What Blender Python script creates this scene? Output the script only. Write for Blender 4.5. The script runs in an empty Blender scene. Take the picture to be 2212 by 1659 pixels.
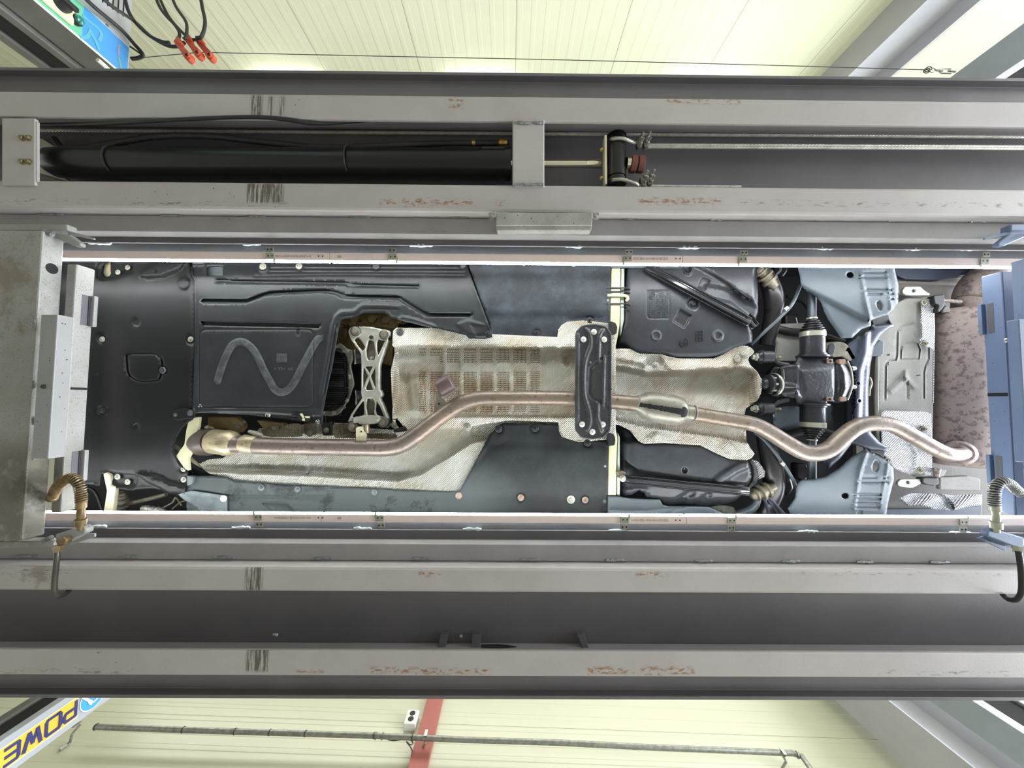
import bpy, math, random
import numpy as np
from mathutils import Vector, Matrix, geometry
random.seed(7)
SC = bpy.context.scene
COL = SC.collection
# ---------------------------------------------------------------- camera (held low, looking straight up under the lift)
CAMZ = 0.45; FPX = 800.0; CX, CY = 1106.0, 829.5
_z = Vector((-4.0, 38.5, FPX)).normalized()
_x = Vector((165000.0, 1155.0, 770.0)); _x = (_x - _z*_x.dot(_z)).normalized()
_y = _z.cross(_x)
RW = Matrix((_x, _y, _z))                       # camera coords (right, down, forward) -> world
def U(px, py, d):
    v = RW @ Vector((px-CX, py-CY, FPX)); s = d/v.z
    return Vector((v.x*s, v.y*s, d+CAMZ))
def hitx(px, py, X):                               # point on the vertical plane x = X seen at a pixel
    v = RW @ Vector((px-CX, py-CY, FPX)); t = X/v.x
    return Vector((X, v.y*t, v.z*t+CAMZ))
cam_d = bpy.data.cameras.new('camera'); cam = bpy.data.objects.new('camera', cam_d); COL.objects.link(cam)
r_, dn, f_ = RW @ Vector((1,0,0)), RW @ Vector((0,1,0)), RW @ Vector((0,0,1))
cam.matrix_world = Matrix(((r_.x,-dn.x,-f_.x,0),(r_.y,-dn.y,-f_.y,0),(r_.z,-dn.z,-f_.z,CAMZ),(0,0,0,1)))
cam_d.sensor_width = 36; cam_d.lens = 36*FPX/2212; cam_d.clip_start = .02; cam_d.clip_end = 100
SC.camera = cam
# ---------------------------------------------------------------- world, lights, exposure
W = bpy.data.worlds.new('world'); SC.world = W; W.use_nodes = True
W.node_tree.nodes['Background'].inputs[0].default_value = (0.80, 0.90, 1.0, 1)
W.node_tree.nodes['Background'].inputs[1].default_value = 1.4
def area(name, loc, rot, sx, sy, power, col):
    l = bpy.data.lights.new(name, 'AREA'); l.shape = 'RECTANGLE'; l.size = sx; l.size_y = sy; l.energy = power; l.color = col
    o = bpy.data.objects.new(name, l); COL.objects.link(o); o.location = loc; o.rotation_euler = rot; return o
PI = math.pi
area('door_daylight', (6.6, 0, 1.15), (0, PI/2, 0), 2.1, 5.4, 900, (.86, .91, 1.0))
area('front_fill', (-6.4, 0, 1.2), (0, -PI/2, 0), 2.1, 5.4, 45, (1, .98, .93))  # unseen lamp at the closed front end, added to lift the undersides
area('ceiling_fill', (-.5, -1.6, 5.25), (0, 0, 0), 8, .5, 90, (1, 1, .93))  # ceiling pair is unseen, added so floor bounce brightens the undersides
area('ceiling_fill', (-.5, 1.6, 5.25), (0, 0, 0), 8, .5, 90, (1, 1, .93))
SC.view_settings.view_transform = 'Standard'; SC.view_settings.look = 'None'; SC.view_settings.gamma = 1
SC.view_settings.exposure = 0.22; SC.view_settings.use_curve_mapping = False
# ---------------------------------------------------------------- helpers
def lin(c):
    return tuple(((v/255)/12.92 if v/255 <= .04045 else ((v/255+.055)/1.055)**2.4) for v in c)
def crop(x0, y0, s):
    def f(t):
        a = [float(v) for v in t.replace(',', ' ').split()]
        return [(x0+a[i]/s, y0+a[i+1]/s) for i in range(0, len(a), 2)]
    return f
PXL = crop(0, 0, 1)
A = crop(370,540,4.1475); B = crop(700,540,4.1475); Cc = crop(1000,540,4.1475); D = crop(1300,540,4.1475)
E = crop(1600,540,4.608); F = crop(1880,480,4.364); G = crop(0,820,3.318); H = crop(370,840,4.1475)
I = crop(700,840,4.1475); J = crop(1000,840,4.1475); K = crop(1300,840,4.1475); L = crop(1600,840,4.608)
Mm = crop(1850,820,3.318); Q = crop(0,460,4.147)
def link(o, parent=None, label=None):
    COL.objects.link(o)
    if parent is not None: o.parent = parent; o.matrix_parent_inverse = parent.matrix_world.inverted()
    if label: o['label'] = label
    return o
def thing(name, loc, label, cat, group=None):
    o = bpy.data.objects.new(name, None); o.empty_display_size = .05; COL.objects.link(o); o.location = loc
    o.matrix_world = Matrix.Translation(loc); return tag(o, label, cat, group)
def tag(o, label, cat, group=None):
    o['label'] = label; o['category'] = cat
    if group: o['group'] = group
    return o
def struct(o): o['kind'] = 'structure'; return o
def shade(me, ang=35):
    me.polygons.foreach_set('use_smooth', [True]*len(me.polygons))
    try: me.set_sharp_from_angle(angle=math.radians(ang))
    except Exception: pass
def mesh(name, v, f, m, parent=None, label=None, smooth=True, bevel=0, ang=35, seg=2):
    me = bpy.data.meshes.new(name); me.from_pydata([tuple(p) for p in v], [], f); me.update()
    if m is not None: me.materials.append(m)
    if smooth: shade(me, ang)
    o = bpy.data.objects.new(name, me); link(o, parent, label)
    if bevel:
        b = o.modifiers.new('bevel', 'BEVEL'); b.width = bevel; b.segments = seg; b.limit_method = 'ANGLE'; b.angle_limit = .6
    return o
class MB:
    def __init__(s): s.v = []; s.f = []
    def add(s, v, f):
        n = len(s.v); s.v += [tuple(p) for p in v]; s.f += [tuple(i+n for i in q) for q in f]; return s
    def box(s, x0, x1, y0, y1, z0, z1, M=None):
        v = [Vector((x, y, z)) for x in (x0, x1) for y in (y0, y1) for z in (z0, z1)]
        if M is not None: v = [M @ p for p in v]
        return s.add(v, [(0,1,3,2),(4,6,7,5),(0,4,5,1),(2,3,7,6),(0,2,6,4),(1,5,7,3)])
    def wbox(s, x0, x1, y0, y1, d0, d1):            # heights given above the camera
        return s.box(x0, x1, y0, y1, d0+CAMZ, d1+CAMZ)
    def prof(s, yz, x0, x1):                        # profile in (y, d) swept along x
        n = len(yz); v = [(x, y, d+CAMZ) for x in (x0, x1) for y, d in yz]
        return s.add(v, [tuple(range(n))[::-1], tuple(range(n, 2*n))]+[(i, (i+1)%n, n+(i+1)%n, n+i) for i in range(n)])
    def tube(s, pts, rads, n=12, cap=True):
        pts = [Vector(p) for p in pts]; k = len(pts)
        if not hasattr(rads, '__len__'): rads = [rads]*k
        t0 = (pts[1]-pts[0]).normalized(); a = Vector((0,0,1)) if abs(t0.z) < .9 else Vector((0,1,0))
        nrm = (a-t0*a.dot(t0)).normalized(); v = []
        for i in range(k):
            t = (pts[min(i+1,k-1)]-pts[max(i-1,0)])
            t = t.normalized() if t.length > 1e-9 else t0
            nrm = (nrm-t*nrm.dot(t)); nrm = nrm.normalized() if nrm.length > 1e-6 else t.orthogonal().normalized()
            b = t.cross(nrm)
            v += [pts[i]+(nrm*math.cos(2*PI*j/n)+b*math.sin(2*PI*j/n))*rads[i] for j in range(n)]
        f = [(i*n+j, i*n+(j+1)%n, (i+1)*n+(j+1)%n, (i+1)*n+j) for i in range(k-1) for j in range(n)]
        if cap: f += [tuple(range(n))[::-1], tuple(range((k-1)*n, k*n))]
        return s.add(v, f)
    def lathe(s, p0, p1, prof, n=24):               # prof: (t along 0..1, radius)
        p0, p1 = Vector(p0), Vector(p1); ax = p1-p0
        return s.tube_free([p0+ax*t for t, r in prof], [max(r, 1e-5) for t, r in prof], ax.normalized(), n)
    def tube_free(s, pts, rads, t, n):
        nrm = t.orthogonal().normalized(); b = t.cross(nrm); k = len(pts)
        v = [pts[i]+(nrm*math.cos(2*PI*j/n)+b*math.sin(2*PI*j/n))*rads[i] for i in range(k) for j in range(n)]
        f = [(i*n+j, i*n+(j+1)%n, (i+1)*n+(j+1)%n, (i+1)*n+j) for i in range(k-1) for j in range(n)]
        return s.add(v, f+[tuple(range(n))[::-1], tuple(range((k-1)*n, k*n))])
    def build(s, name, m, parent=None, label=None, **k): return mesh(name, s.v, s.f, m, parent, label, **k)
def catmull(P, n=6, closed=False):
    P = [np.array(p, float) for p in P]; out = []; k = len(P)
    for i in range(k if closed else k-1):
        if closed: p0, p1, p2, p3 = P[i-1], P[i], P[(i+1)%k], P[(i+2)%k]
        else: p0, p1, p2, p3 = P[max(i-1,0)], P[i], P[i+1], P[min(i+2,k-1)]
        for j in range(n):
            t = j/n
            out.append(.5*((2*p1)+(-p0+p2)*t+(2*p0-5*p1+4*p2-p3)*t*t+(-p0+3*p1-3*p2+p3)*t**3))
    if not closed: out.append(P[-1])
    return [tuple(p) for p in out]
def rnd(pts, r, n=4):                               # round polygon corners, r in px
    out = []; k = len(pts)
    for i in range(k):
        p = np.array(pts[i]); a = np.array(pts[i-1])-p; b = np.array(pts[(i+1)%k])-p
        la, lb = np.hypot(*a), np.hypot(*b); q = min(r, la*.45, lb*.45)
        s, e = p+a/la*q, p+b/lb*q
        for j in range(n+1):
            t = j/n; out.append(tuple((1-t)**2*s+2*t*(1-t)*p+t*t*e))
    return out
def pipe(name, path, m, parent=None, label=None, n=14, sm=6, cap=True):
    """path: (px, py, d, radius_px)"""
    c = catmull(path, sm) if sm > 1 else path
    return MB().tube([U(p[0], p[1], p[2]) for p in c], [p[3]*p[2]/FPX for p in c], n, cap).build(name, m, parent, label)
def seg_dist(poly, X, Y, closed=False):
    P = list(poly)+([poly[0]] if closed else []); best = np.full(X.shape, 1e9)
    for (x0, y0), (x1, y1) in zip(P[:-1], P[1:]):
        dx, dy = x1-x0, y1-y0; l = dx*dx+dy*dy+1e-12
        t = np.clip(((X-x0)*dx+(Y-y0)*dy)/l, 0, 1)
        best = np.minimum(best, np.hypot(X-x0-t*dx, Y-y0-t*dy))
    return best
def inside(poly, X, Y):
    c = np.zeros(X.shape, bool); n = len(poly)
    for i in range(n):
        x0, y0 = poly[i-1]; x1, y1 = poly[i]
        k = ((y0 > Y) != (y1 > Y)) & (X < (x1-x0)*(Y-y0)/((y1-y0) if y1 != y0 else 1e-9)+x0)
        c ^= k
    return c
def sstep(t): t = np.clip(t, 0, 1); return t*t*(3-2*t)
def resample(poly, step, closed=True):
    P = list(poly)+([poly[0]] if closed else []); out = []
    for a, b in zip(P[:-1], P[1:]):
        l = math.hypot(b[0]-a[0], b[1]-a[1]); n = max(1, int(round(l/step)))
        out += [(a[0]+(b[0]-a[0])*j/n, a[1]+(b[1]-a[1])*j/n) for j in range(n)]
    if not closed: out.append(P[-1])
    return out
def height(feat, X, Y):
    h = np.zeros(X.shape)
    for ft in feat:
        k = ft[0]
        if k == 'g':                                 # groove/ridge: poly, width, depth, soft
            _, p, w, dp, so = ft; h += dp*sstep((w/2+so-seg_dist(p, X, Y))/so)
        elif k == 'p':                               # pad: closed polygon, depth, soft
            _, p, dp, so = ft; s = seg_dist(p, X, Y, True); s = np.where(inside(p, X, Y), s, -s); h += dp*sstep(s/so+.5)
        elif k == 'c':                               # round dimple: x, y, r, depth, soft
            _, x, y, r, dp, so = ft; h += dp*sstep((r-np.hypot(X-x, Y-y))/so+.5)
        elif k == 'f': h += ft[1](X, Y)
    return h
def relief(name, outline, d, m, parent=None, feat=(), step=6, th=.004, holes=(), label=None, mats=None, matfn=None, lip=0):
    """sheet or shell seen from below: px outline, depth d plus features, real thickness"""
    outline = resample(outline, step); holes = [resample(h, step) for h in holes]
    pts = list(outline); edges = [(i, (i+1) % len(outline)) for i in range(len(outline))]
    for h in holes:
        n = len(pts); pts += h; edges += [(n+i, n+(i+1) % len(h)) for i in range(len(h))]
    xs = [p[0] for p in outline]; ys = [p[1] for p in outline]
    gx = np.arange(min(xs), max(xs), step); gy = np.arange(min(ys), max(ys), step*.9)
    GX, GY = np.meshgrid(gx, gy); GX = GX+((np.arange(len(gy)) % 2)*step/2)[:, None]
    cand = [np.stack([GX.ravel(), GY.ravel()], 1)]
    ref = []; chains = []
    for ft in feat:
        lines = []
        if ft[0] == 'g':
            q = resample(ft[1], min(step, 4.0), False); offs = (0, ft[2]/2, -ft[2]/2, ft[2]/2+ft[4], -ft[2]/2-ft[4]); lines = [(q, False)]
        elif ft[0] == 'p':
            q = resample(ft[1], min(step, 4.0)); offs = (0, ft[3]/2, -ft[3]/2); lines = [(q, True)]
        elif ft[0] == 'c':
            q = [(ft[1]+ft[3]*math.cos(a*PI/8), ft[2]+ft[3]*math.sin(a*PI/8)) for a in range(16)]; offs = (0, ft[5]/2, -ft[5]/2); lines = [(q, True)]
        for q, cl in lines:
            q = np.array(q); t = (np.roll(q, -1, 0)-np.roll(q, 1, 0)) if cl else np.gradient(q, axis=0) if len(q) > 1 else q*0+1
            nn = np.stack([-t[:, 1], t[:, 0]], 1); nn /= (np.hypot(nn[:, 0], nn[:, 1])[:, None]+1e-9)
            for o in offs: chains.append((q+nn*o, cl))
    if chains:
        R = np.concatenate([c[0] for c in chains])
        g = cand[0]                                   # drop plain grid points close to refined ones
        keep = np.ones(len(g), bool)
        cells = set((int(a//(step*.6)), int(b//(step*.6))) for a, b in R)
        keep = np.array([(int(a//(step*.6)), int(b//(step*.6))) not in cells for a, b in g])
        cand = [g[keep]]
    Cn = np.concatenate(cand); X, Y = Cn[:, 0], Cn[:, 1]
    ok = inside(outline, X, Y) & (seg_dist(outline, X, Y, True) > min(2.0, step*.35))
    for h in holes: ok &= ~inside(h, X, Y) & (seg_dist(h, X, Y, True) > min(2.0, step*.35))
    pts += [tuple(p) for p in Cn[ok]]
    for q, cl in chains:                              # constraint lines keep creases clean
        ok = inside(outline, q[:, 0], q[:, 1]) & (seg_dist(outline, q[:, 0], q[:, 1], True) > .7)
        for h in holes: ok &= ~inside(h, q[:, 0], q[:, 1]) & (seg_dist(h, q[:, 0], q[:, 1], True) > .7)
        idx = [-1]*len(q)
        for i in range(len(q)):
            if ok[i]: idx[i] = len(pts); pts.append((float(q[i, 0]), float(q[i, 1])))
        for i in range(len(q) if cl else len(q)-1):
            a, b = idx[i], idx[(i+1) % len(q)]
            if a >= 0 and b >= 0: edges.append((a, b))
    r = geometry.delaunay_2d_cdt([Vector(p) for p in pts], edges, [], 0, 1e-3)
    V = np.array([tuple(v) for v in r[0]]); Fc = r[2]
    T = np.array([f for f in Fc if len(f) == 3]); c = V[T].mean(1)
    ok = inside(outline, c[:, 0], c[:, 1])
    for h in holes: ok &= ~inside(h, c[:, 0], c[:, 1])
    T = T[ok]; c = c[ok]
    hh = height(feat, V[:, 0], V[:, 1])+d
    if lip:
        e = seg_dist(outline, V[:, 0], V[:, 1], True); hh += lip*sstep(1-e/6.0)
    v = [U(V[i, 0], V[i, 1], hh[i]) for i in range(len(V))]
    faces = []
    for a, b, cc in T:
        n = (v[b]-v[a]).cross(v[cc]-v[a])
        faces.append((int(a), int(b), int(cc)) if n.z < 0 else (int(a), int(cc), int(b)))
    me = bpy.data.meshes.new(name); me.from_pydata([tuple(p) for p in v], [], faces); me.update()
    for q in (mats or [m]): me.materials.append(q)
    if matfn is not None:
        me.polygons.foreach_set('material_index', [int(k) for k in matfn(c[:, 0], c[:, 1])])
    me.polygons.foreach_set('use_smooth', [True]*len(faces))
    o = bpy.data.objects.new(name, me); link(o, parent, label)
    s = o.modifiers.new('thickness', 'SOLIDIFY'); s.thickness = th; s.offset = -1
    return o
def prism(name, pts, d, th, m, parent=None, label=None, bevel=.002, tilt=None):
    """solid plate or block: px outline at depth d, extruded straight up by th (metres)"""
    n = len(pts); dd = [d+(tilt(*p) if tilt else 0) for p in pts]
    b = [U(p[0], p[1], q) for p, q in zip(pts, dd)]; t = [p+Vector((0, 0, th)) for p in b]
    a = sum(b[i].x*b[(i+1)%n].y-b[(i+1)%n].x*b[i].y for i in range(n))
    lo = tuple(range(n)); lo = lo[::-1] if a > 0 else lo
    f = [lo, tuple(i+n for i in lo[::-1])]+[((i, (i+1)%n, n+(i+1)%n, n+i) if a > 0 else (i, n+i, n+(i+1)%n, (i+1)%n)) for i in range(n)]
    return mesh(name, b+t, f, m, parent, label, smooth=False, bevel=bevel)
_bm = {}
def bolt(px, py, d, r, m, parent, name='bolt', kind='washer', label=None):
    key = (m.name, kind)
    if key not in _bm:
        mb = MB()
        if kind == 'washer':
            mb.lathe((0,0,0), (0,0,-1), [(0,1.0),(.12,1.0),(.2,.88),(.2,.5),(.22,.46),(.5,.42),(.55,.36),(.55,.2),(.35,.17),(.35,.01)], 20)
        elif kind == 'hex':
            mb.lathe((0,0,0), (0,0,-1), [(0,1.0),(.15,1.0),(.2,.95),(.2,.7)], 24); mb.lathe((0,0,0), (0,0,-1), [(.1,.66),(.75,.66),(.85,.58),(.85,.01)], 6)
        elif kind == 'clip':
            mb.lathe((0,0,0), (0,0,-1), [(0,1.0),(.2,1.0),(.35,.85),(.35,.62),(.15,.55),(.15,.3),(.5,.28),(.5,.01)], 16)
        else:
            mb.lathe((0,0,0), (0,0,-1), [(0,1.0),(.3,.95),(.6,.6),(.7,.01)], 14)
        me = bpy.data.meshes.new(name); me.from_pydata(mb.v, [], mb.f); me.materials.append(m); shade(me, 30); _bm[key] = me
    o = bpy.data.objects.new(name, _bm[key]); p = U(px, py, d); s = r*d/FPX
    o.matrix_world = Matrix.Translation(p) @ Matrix.Diagonal((s, s, s, 1))
    return link(o, parent, label)
def circ(x, y, r, n=20, ry=None, a0=0): return [(x+r*math.cos(a0+2*PI*i/n), y+(ry or r)*math.sin(a0+2*PI*i/n)) for i in range(n)]
# ---------------------------------------------------------------- materials
def T_(m):
    m.use_nodes = True; return m.node_tree
class NB:
    def __init__(s, name):
        s.m = bpy.data.materials.new(name); s.t = T_(s.m); s.b = s.t.nodes['Principled BSDF']
        s.pos = s.n('ShaderNodeNewGeometry').outputs['Position']
    def n(s, ty, **k):
        q = s.t.nodes.new(ty)
        for a, b in k.items(): setattr(q, a, b)
        return q
    def L(s, a, b): s.t.links.new(a, b)
    def inp(s, sock, v):
        if hasattr(v, 'is_output') or isinstance(v, bpy.types.NodeSocket): s.L(v, sock)
        else: sock.default_value = v
    def math(s, op, a, b=0.0, c=None, clamp=False):
        q = s.n('ShaderNodeMath', operation=op, use_clamp=clamp); s.inp(q.inputs[0], a); s.inp(q.inputs[1], b)
        if c is not None: s.inp(q.inputs[2], c)
        return q.outputs[0]
    def noise(s, scale, detail=4, vec=None, rough=.55, stretch=None):
        v = vec or s.pos
        if stretch:
            mp = s.n('ShaderNodeVectorMath', operation='MULTIPLY'); s.L(v, mp.inputs[0]); mp.inputs[1].default_value = stretch; v = mp.outputs[0]
        q = s.n('ShaderNodeTexNoise'); s.L(v, q.inputs['Vector']); q.inputs['Scale'].default_value = scale
        q.inputs['Detail'].default_value = detail; q.inputs['Roughness'].default_value = rough; return q.outputs['Fac']
    def ramp(s, f, a, b):
        q = s.n('ShaderNodeMapRange'); q.clamp = True; s.L(f, q.inputs[0]); q.inputs[1].default_value = a; q.inputs[2].default_value = b; return q.outputs[0]
    def mix(s, f, a, b):
        q = s.n('ShaderNodeMix', data_type='RGBA'); s.inp(q.inputs[0], f)
        for k, c in ((6, a), (7, b)): s.inp(q.inputs[k], c if isinstance(c, bpy.types.NodeSocket) else (*c, 1))
        return q.outputs[2]
    def vor(s, scale): q = s.n('ShaderNodeTexVoronoi'); s.L(s.pos, q.inputs['Vector']); q.inputs['Scale'].default_value = scale; return q
    def bump(s, h, dist, strength=1.0, prev=None):
        q = s.n('ShaderNodeBump'); s.L(h, q.inputs['Height']); q.inputs['Distance'].default_value = dist; q.inputs['Strength'].default_value = strength
        if prev is not None: s.L(prev, q.inputs['Normal'])
        return q.outputs[0]
    def box(s, x0, x1, y0, y1, soft=.01):            # world-space rectangular mask
        q = s.n('ShaderNodeSeparateXYZ'); s.L(s.pos, q.inputs[0]); out = None
        for k, a, b in ((0, x0, x1), (1, y0, y1)):
            for t, e, sg in (('a', a, 1), ('b', b, -1)):
                z = s.math('MULTIPLY_ADD', q.outputs[k], sg/soft, (-a if sg > 0 else b)/soft+.5, clamp=True)
                out = z if out is None else s.math('MULTIPLY', out, z)
        return out
def mat(name, c1, c2=None, ns=4, rough=.6, metal=0, bump=0, bs=80, specks=None, stretch=None, stains=(), lo=.35, hi=.65, spec=None, rv=0, coat=0, zmax=None):
    b = NB(name); base = b.mix(0, lin(c1), lin(c1))
    if c2 is not None: base = b.mix(b.ramp(b.noise(ns, 6, stretch=stretch, rough=.65), lo, hi), lin(c1), lin(c2))
    for st in stains:                                # (x0,x1,y0,y1,colour,noise scale,threshold,stretch,amount)
        x0, x1, y0, y1, col, sc, th, sr, am = st
        k = b.math('MULTIPLY', b.box(x0, x1, y0, y1, .2 if x1-x0 > 1 else .012 if am not in (.7, .8, .6) else .09), b.ramp(b.noise(sc, 6, stretch=sr, rough=.7), th, th+.08))
        if zmax is not None:
            sz = b.n('ShaderNodeSeparateXYZ'); b.L(b.pos, sz.inputs[0]); k = b.math('MULTIPLY', k, b.math('LESS_THAN', sz.outputs[2], zmax))
        base = b.mix(b.math('MULTIPLY', k, am), base, lin(col))
    if specks:
        for (sc, r, dens, col) in specks:
            v = b.vor(sc); rr = b.n('ShaderNodeSeparateColor'); b.L(v.outputs['Color'], rr.inputs[0])
            dotm = b.math('LESS_THAN', v.outputs['Distance'], b.math('MULTIPLY', rr.outputs[0], r))
            cl = b.ramp(b.noise(1.6, 2), .62-dens, .68-dens)
            base = b.mix(b.math('MULTIPLY', dotm, b.math('MULTIPLY', cl, b.math('GREATER_THAN', rr.outputs[1], .45))), base, lin(col))
    b.inp(b.b.inputs['Base Color'], base); b.b.inputs['Metallic'].default_value = metal
    if rv: b.L(b.math('MULTIPLY_ADD', b.noise(ns*2.3, 4), rv, rough-rv*.5), b.b.inputs['Roughness'])
    else: b.b.inputs['Roughness'].default_value = rough
    if spec is not None: b.b.inputs['Specular IOR Level'].default_value = spec
    if coat: b.b.inputs['Coat Weight'].default_value = coat; b.b.inputs['Coat Roughness'].default_value = .15
    if bump: b.L(b.bump(b.noise(bs, 4), bump), b.b.inputs['Normal'])
    return b.m
def emis(name, col, st):
    b = NB(name); b.b.inputs['Base Color'].default_value = (.9, .9, .9, 1); b.b.inputs['Emission Color'].default_value = (*col, 1); b.b.inputs['Emission Strength'].default_value = st; return b.m
def foil(name, c1, c2, pitch=.0078, dist=.0022, rough=.34, holes=False, mode='diamond', metal=.85, lo=.4, hi=.62, ns=7):
    """embossed aluminium sheet"""
    b = NB(name); q = b.n('ShaderNodeSeparateXYZ'); b.L(b.pos, q.inputs[0]); x, y, z = q.outputs
    k = 2*PI/pitch
    w = b.math('MULTIPLY', b.noise(5, 2), .010)      # sheet pressed into shape: the pattern wanders a little
    y = b.math('ADD', y, w)
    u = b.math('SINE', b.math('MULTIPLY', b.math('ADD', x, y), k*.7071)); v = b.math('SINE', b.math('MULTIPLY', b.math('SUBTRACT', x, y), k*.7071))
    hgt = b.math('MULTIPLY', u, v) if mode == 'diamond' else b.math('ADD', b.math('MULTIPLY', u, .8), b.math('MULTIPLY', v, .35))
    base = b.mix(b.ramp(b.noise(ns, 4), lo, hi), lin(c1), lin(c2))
    base = b.mix(b.math('MULTIPLY', b.ramp(hgt, -.15, -.85), .62), base, lin((74, 62, 48)))  # shade in the emboss grooves mixed into the colour as dark lines
    if holes:
        kh = 2*PI/.0115
        hu = b.math('SINE', b.math('MULTIPLY', b.math('ADD', x, b.math('MULTIPLY', y, .6)), kh)); hv = b.math('SINE', b.math('MULTIPLY', b.math('SUBTRACT', x, b.math('MULTIPLY', y, .6)), kh))
        mk = b.math('GREATER_THAN', b.math('MULTIPLY', hu, hv), .34)
        base = b.mix(mk, base, lin((14, 12, 10))); b.L(b.math('MULTIPLY_ADD', mk, -metal, metal), b.b.inputs['Metallic'])
    else: b.b.inputs['Metallic'].default_value = metal
    b.L(base, b.b.inputs['Base Color']); b.b.inputs['Roughness'].default_value = rough
    b.L(b.bump(hgt, dist), b.b.inputs['Normal']); return b.m
def ribbon(mb, pts, w, nrm, th=.001):
    P = [Vector(p) for p in pts]; k = len(P); L = []; R = []
    for i in range(k):
        t = (P[min(i+1,k-1)]-P[max(i-1,0)]).normalized(); s = nrm.cross(t).normalized()*(w[i] if hasattr(w, '__len__') else w); L.append(P[i]+s); R.append(P[i]-s)
    v = L+R+[p+nrm*th for p in L+R]; f = []
    for i in range(k-1): f += [(i, k+i, k+i+1, i+1), (2*k+i, 2*k+i+1, 3*k+i+1, 3*k+i), (i, i+1, 2*k+i+1, 2*k+i), (k+i, 3*k+i, 3*k+i+1, k+i+1)]
    f += [(0, 2*k, 3*k, k), (k-1, 2*k-1, 4*k-1, 3*k-1)]
    return mb.add(v, f)
def text(name, body, m, parent, M, size=1, ext=.002, label=None, shear=0, xs=1):
    c = bpy.data.curves.new(name, 'FONT'); c.body = body; c.size = size; c.extrude = ext; c.align_x = 'CENTER'; c.align_y = 'CENTER'; c.shear = shear
    o = bpy.data.objects.new(name+'_src', c); COL.objects.link(o); bpy.context.view_layer.update()
    me = bpy.data.meshes.new_from_object(o.evaluated_get(bpy.context.evaluated_depsgraph_get())); bpy.data.objects.remove(o)
    me.name = name; me.transform(Matrix.Diagonal((xs, 1, 1, 1))); me.materials.clear(); me.materials.append(m)
    t = bpy.data.objects.new(name, me); t.matrix_world = M; return link(t, parent, label)
# ---------------------------------------------------------------- the hall
M_floor = mat('painted_floor', (196,196,192), (176,176,172), 1.2, .45, bump=.002, bs=30)
M_ceil = mat('ceiling_panel', (215,216,200), None, rough=.6)
def panel_mat(name, c, axis, pitch, rib, seam_off=0, ribd=.006, seamw=.004):
    """sandwich panel: seams every pitch metres along an axis, shallow ribs between"""
    b = NB(name); co = b.n('ShaderNodeTexCoord').outputs['Object']
    q = b.n('ShaderNodeSeparateXYZ'); b.L(co, q.inputs[0]); a = q.outputs[axis]
    s = b.math('MODULO', b.math('ADD', a, 100*pitch-seam_off), pitch)
    seam = b.math('MAXIMUM', b.math('LESS_THAN', s, seamw), b.math('GREATER_THAN', s, pitch-seamw*.2))
    r = b.math('MODULO', b.math('ADD', a, 100*rib), rib)
    rb = b.math('SUBTRACT', b.ramp(r, rib*.30, rib*.36), b.ramp(r, rib*.64, rib*.70))
    col = b.mix(b.ramp(b.noise(.9, 3), .3, .7), lin(c), lin(tuple(v*.965 for v in c)))
    col = b.mix(b.math('MULTIPLY', seam, .8), col, lin((70,66,48)))
    b.L(col, b.b.inputs['Base Color']); b.b.inputs['Roughness'].default_value = .33
    b.L(b.bump(rb, ribd), b.b.inputs['Normal']); return b.m
M_panelT = panel_mat('cream_wall_panel', (186,186,162), 0, 1.0, .125, seam_off=.03, ribd=.0015)
M_panelB = panel_mat('cream_rib_panel', (184,183,160), 2, .56, .14, seam_off=.1, ribd=.002, seamw=.003)
M_panelR = panel_mat('end_wall_panel', (200,199,180), 1, 1.0, .25)
f = MB().box(-7.5, 8.5, -3.7, 3.5, -.12, 0).build('floor', M_floor); struct(f)
def wallobj(name, M, sx, sz, m, th=.1, holes=()):
    """wall slab in its own frame: x along, z up, front face at local y=0 facing +y"""
    mb = MB()
    if not holes: mb.box(-sx, sx, -th, 0, 0, sz)
    else:
        a, b_, h = holes
        mb.box(-sx, a, -th, 0, 0, sz); mb.box(b_, sx, -th, 0, 0, sz); mb.box(a, b_, -th, 0, h, sz)
    o = mb.build(name, m, smooth=False); o.matrix_world = M; return struct(o)
wallobj('wall_left', Matrix.Translation((-.0, -3.47, 0)), 7.5, 5.5, M_panelT)
wr = Matrix.Rotation(PI+.032, 4, 'Z')
wallobj('wall_right', Matrix.Translation((0.15, 3.0, 0)) @ wr, 7.5, 5.5, M_panelB)
c = MB().box(-7.5, 8.5, -3.7, 3.5, 5.5, 5.6).build('ceiling', M_ceil); struct(c)
wallobj('wall_front', Matrix.Translation((-7.4, 0, 0)) @ Matrix.Rotation(-PI/2, 4, 'Z'), 3.7, 5.5, M_panelR)
wallobj('wall_back', Matrix.Translation((8.4, 0, 0)) @ Matrix.Rotation(PI/2, 4, 'Z'), 3.7, 5.5, M_panelR, holes=(-2.8, 2.8, 4.0))
# steel frame columns standing at the walls (H sections)
M_col = mat('grey_column_paint', (158,158,162), (148,148,154), 2, .5)
def hcol(x0, x1, yw, yf, label):
    t = thing('steel_column', (x0, yw, 0), label, 'column', 'steel hall columns')
    s = 1 if yf > yw else -1; w = yw+s*abs(yf-yw)*.5
    for a, b_ in ((x0, x0+.014), (x1-.014, x1)): MB().box(a, b_, *sorted((yw, yf)), 0, 5.5).build('flange', M_col, t, smooth=False)
    MB().box(x0+.014, x1-.014, *sorted((w, w-s*.012)), 0, 5.5).build('web', M_col, t, smooth=False)
    return t
hcol(3.27, 3.70, -3.468, -3.19, 'grey steel H column against the wall with vertical panel seams')
hcol(3.24, 3.72, 2.93, 2.52, 'wide grey steel H column against the wall that carries the long metal pipe')
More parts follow.
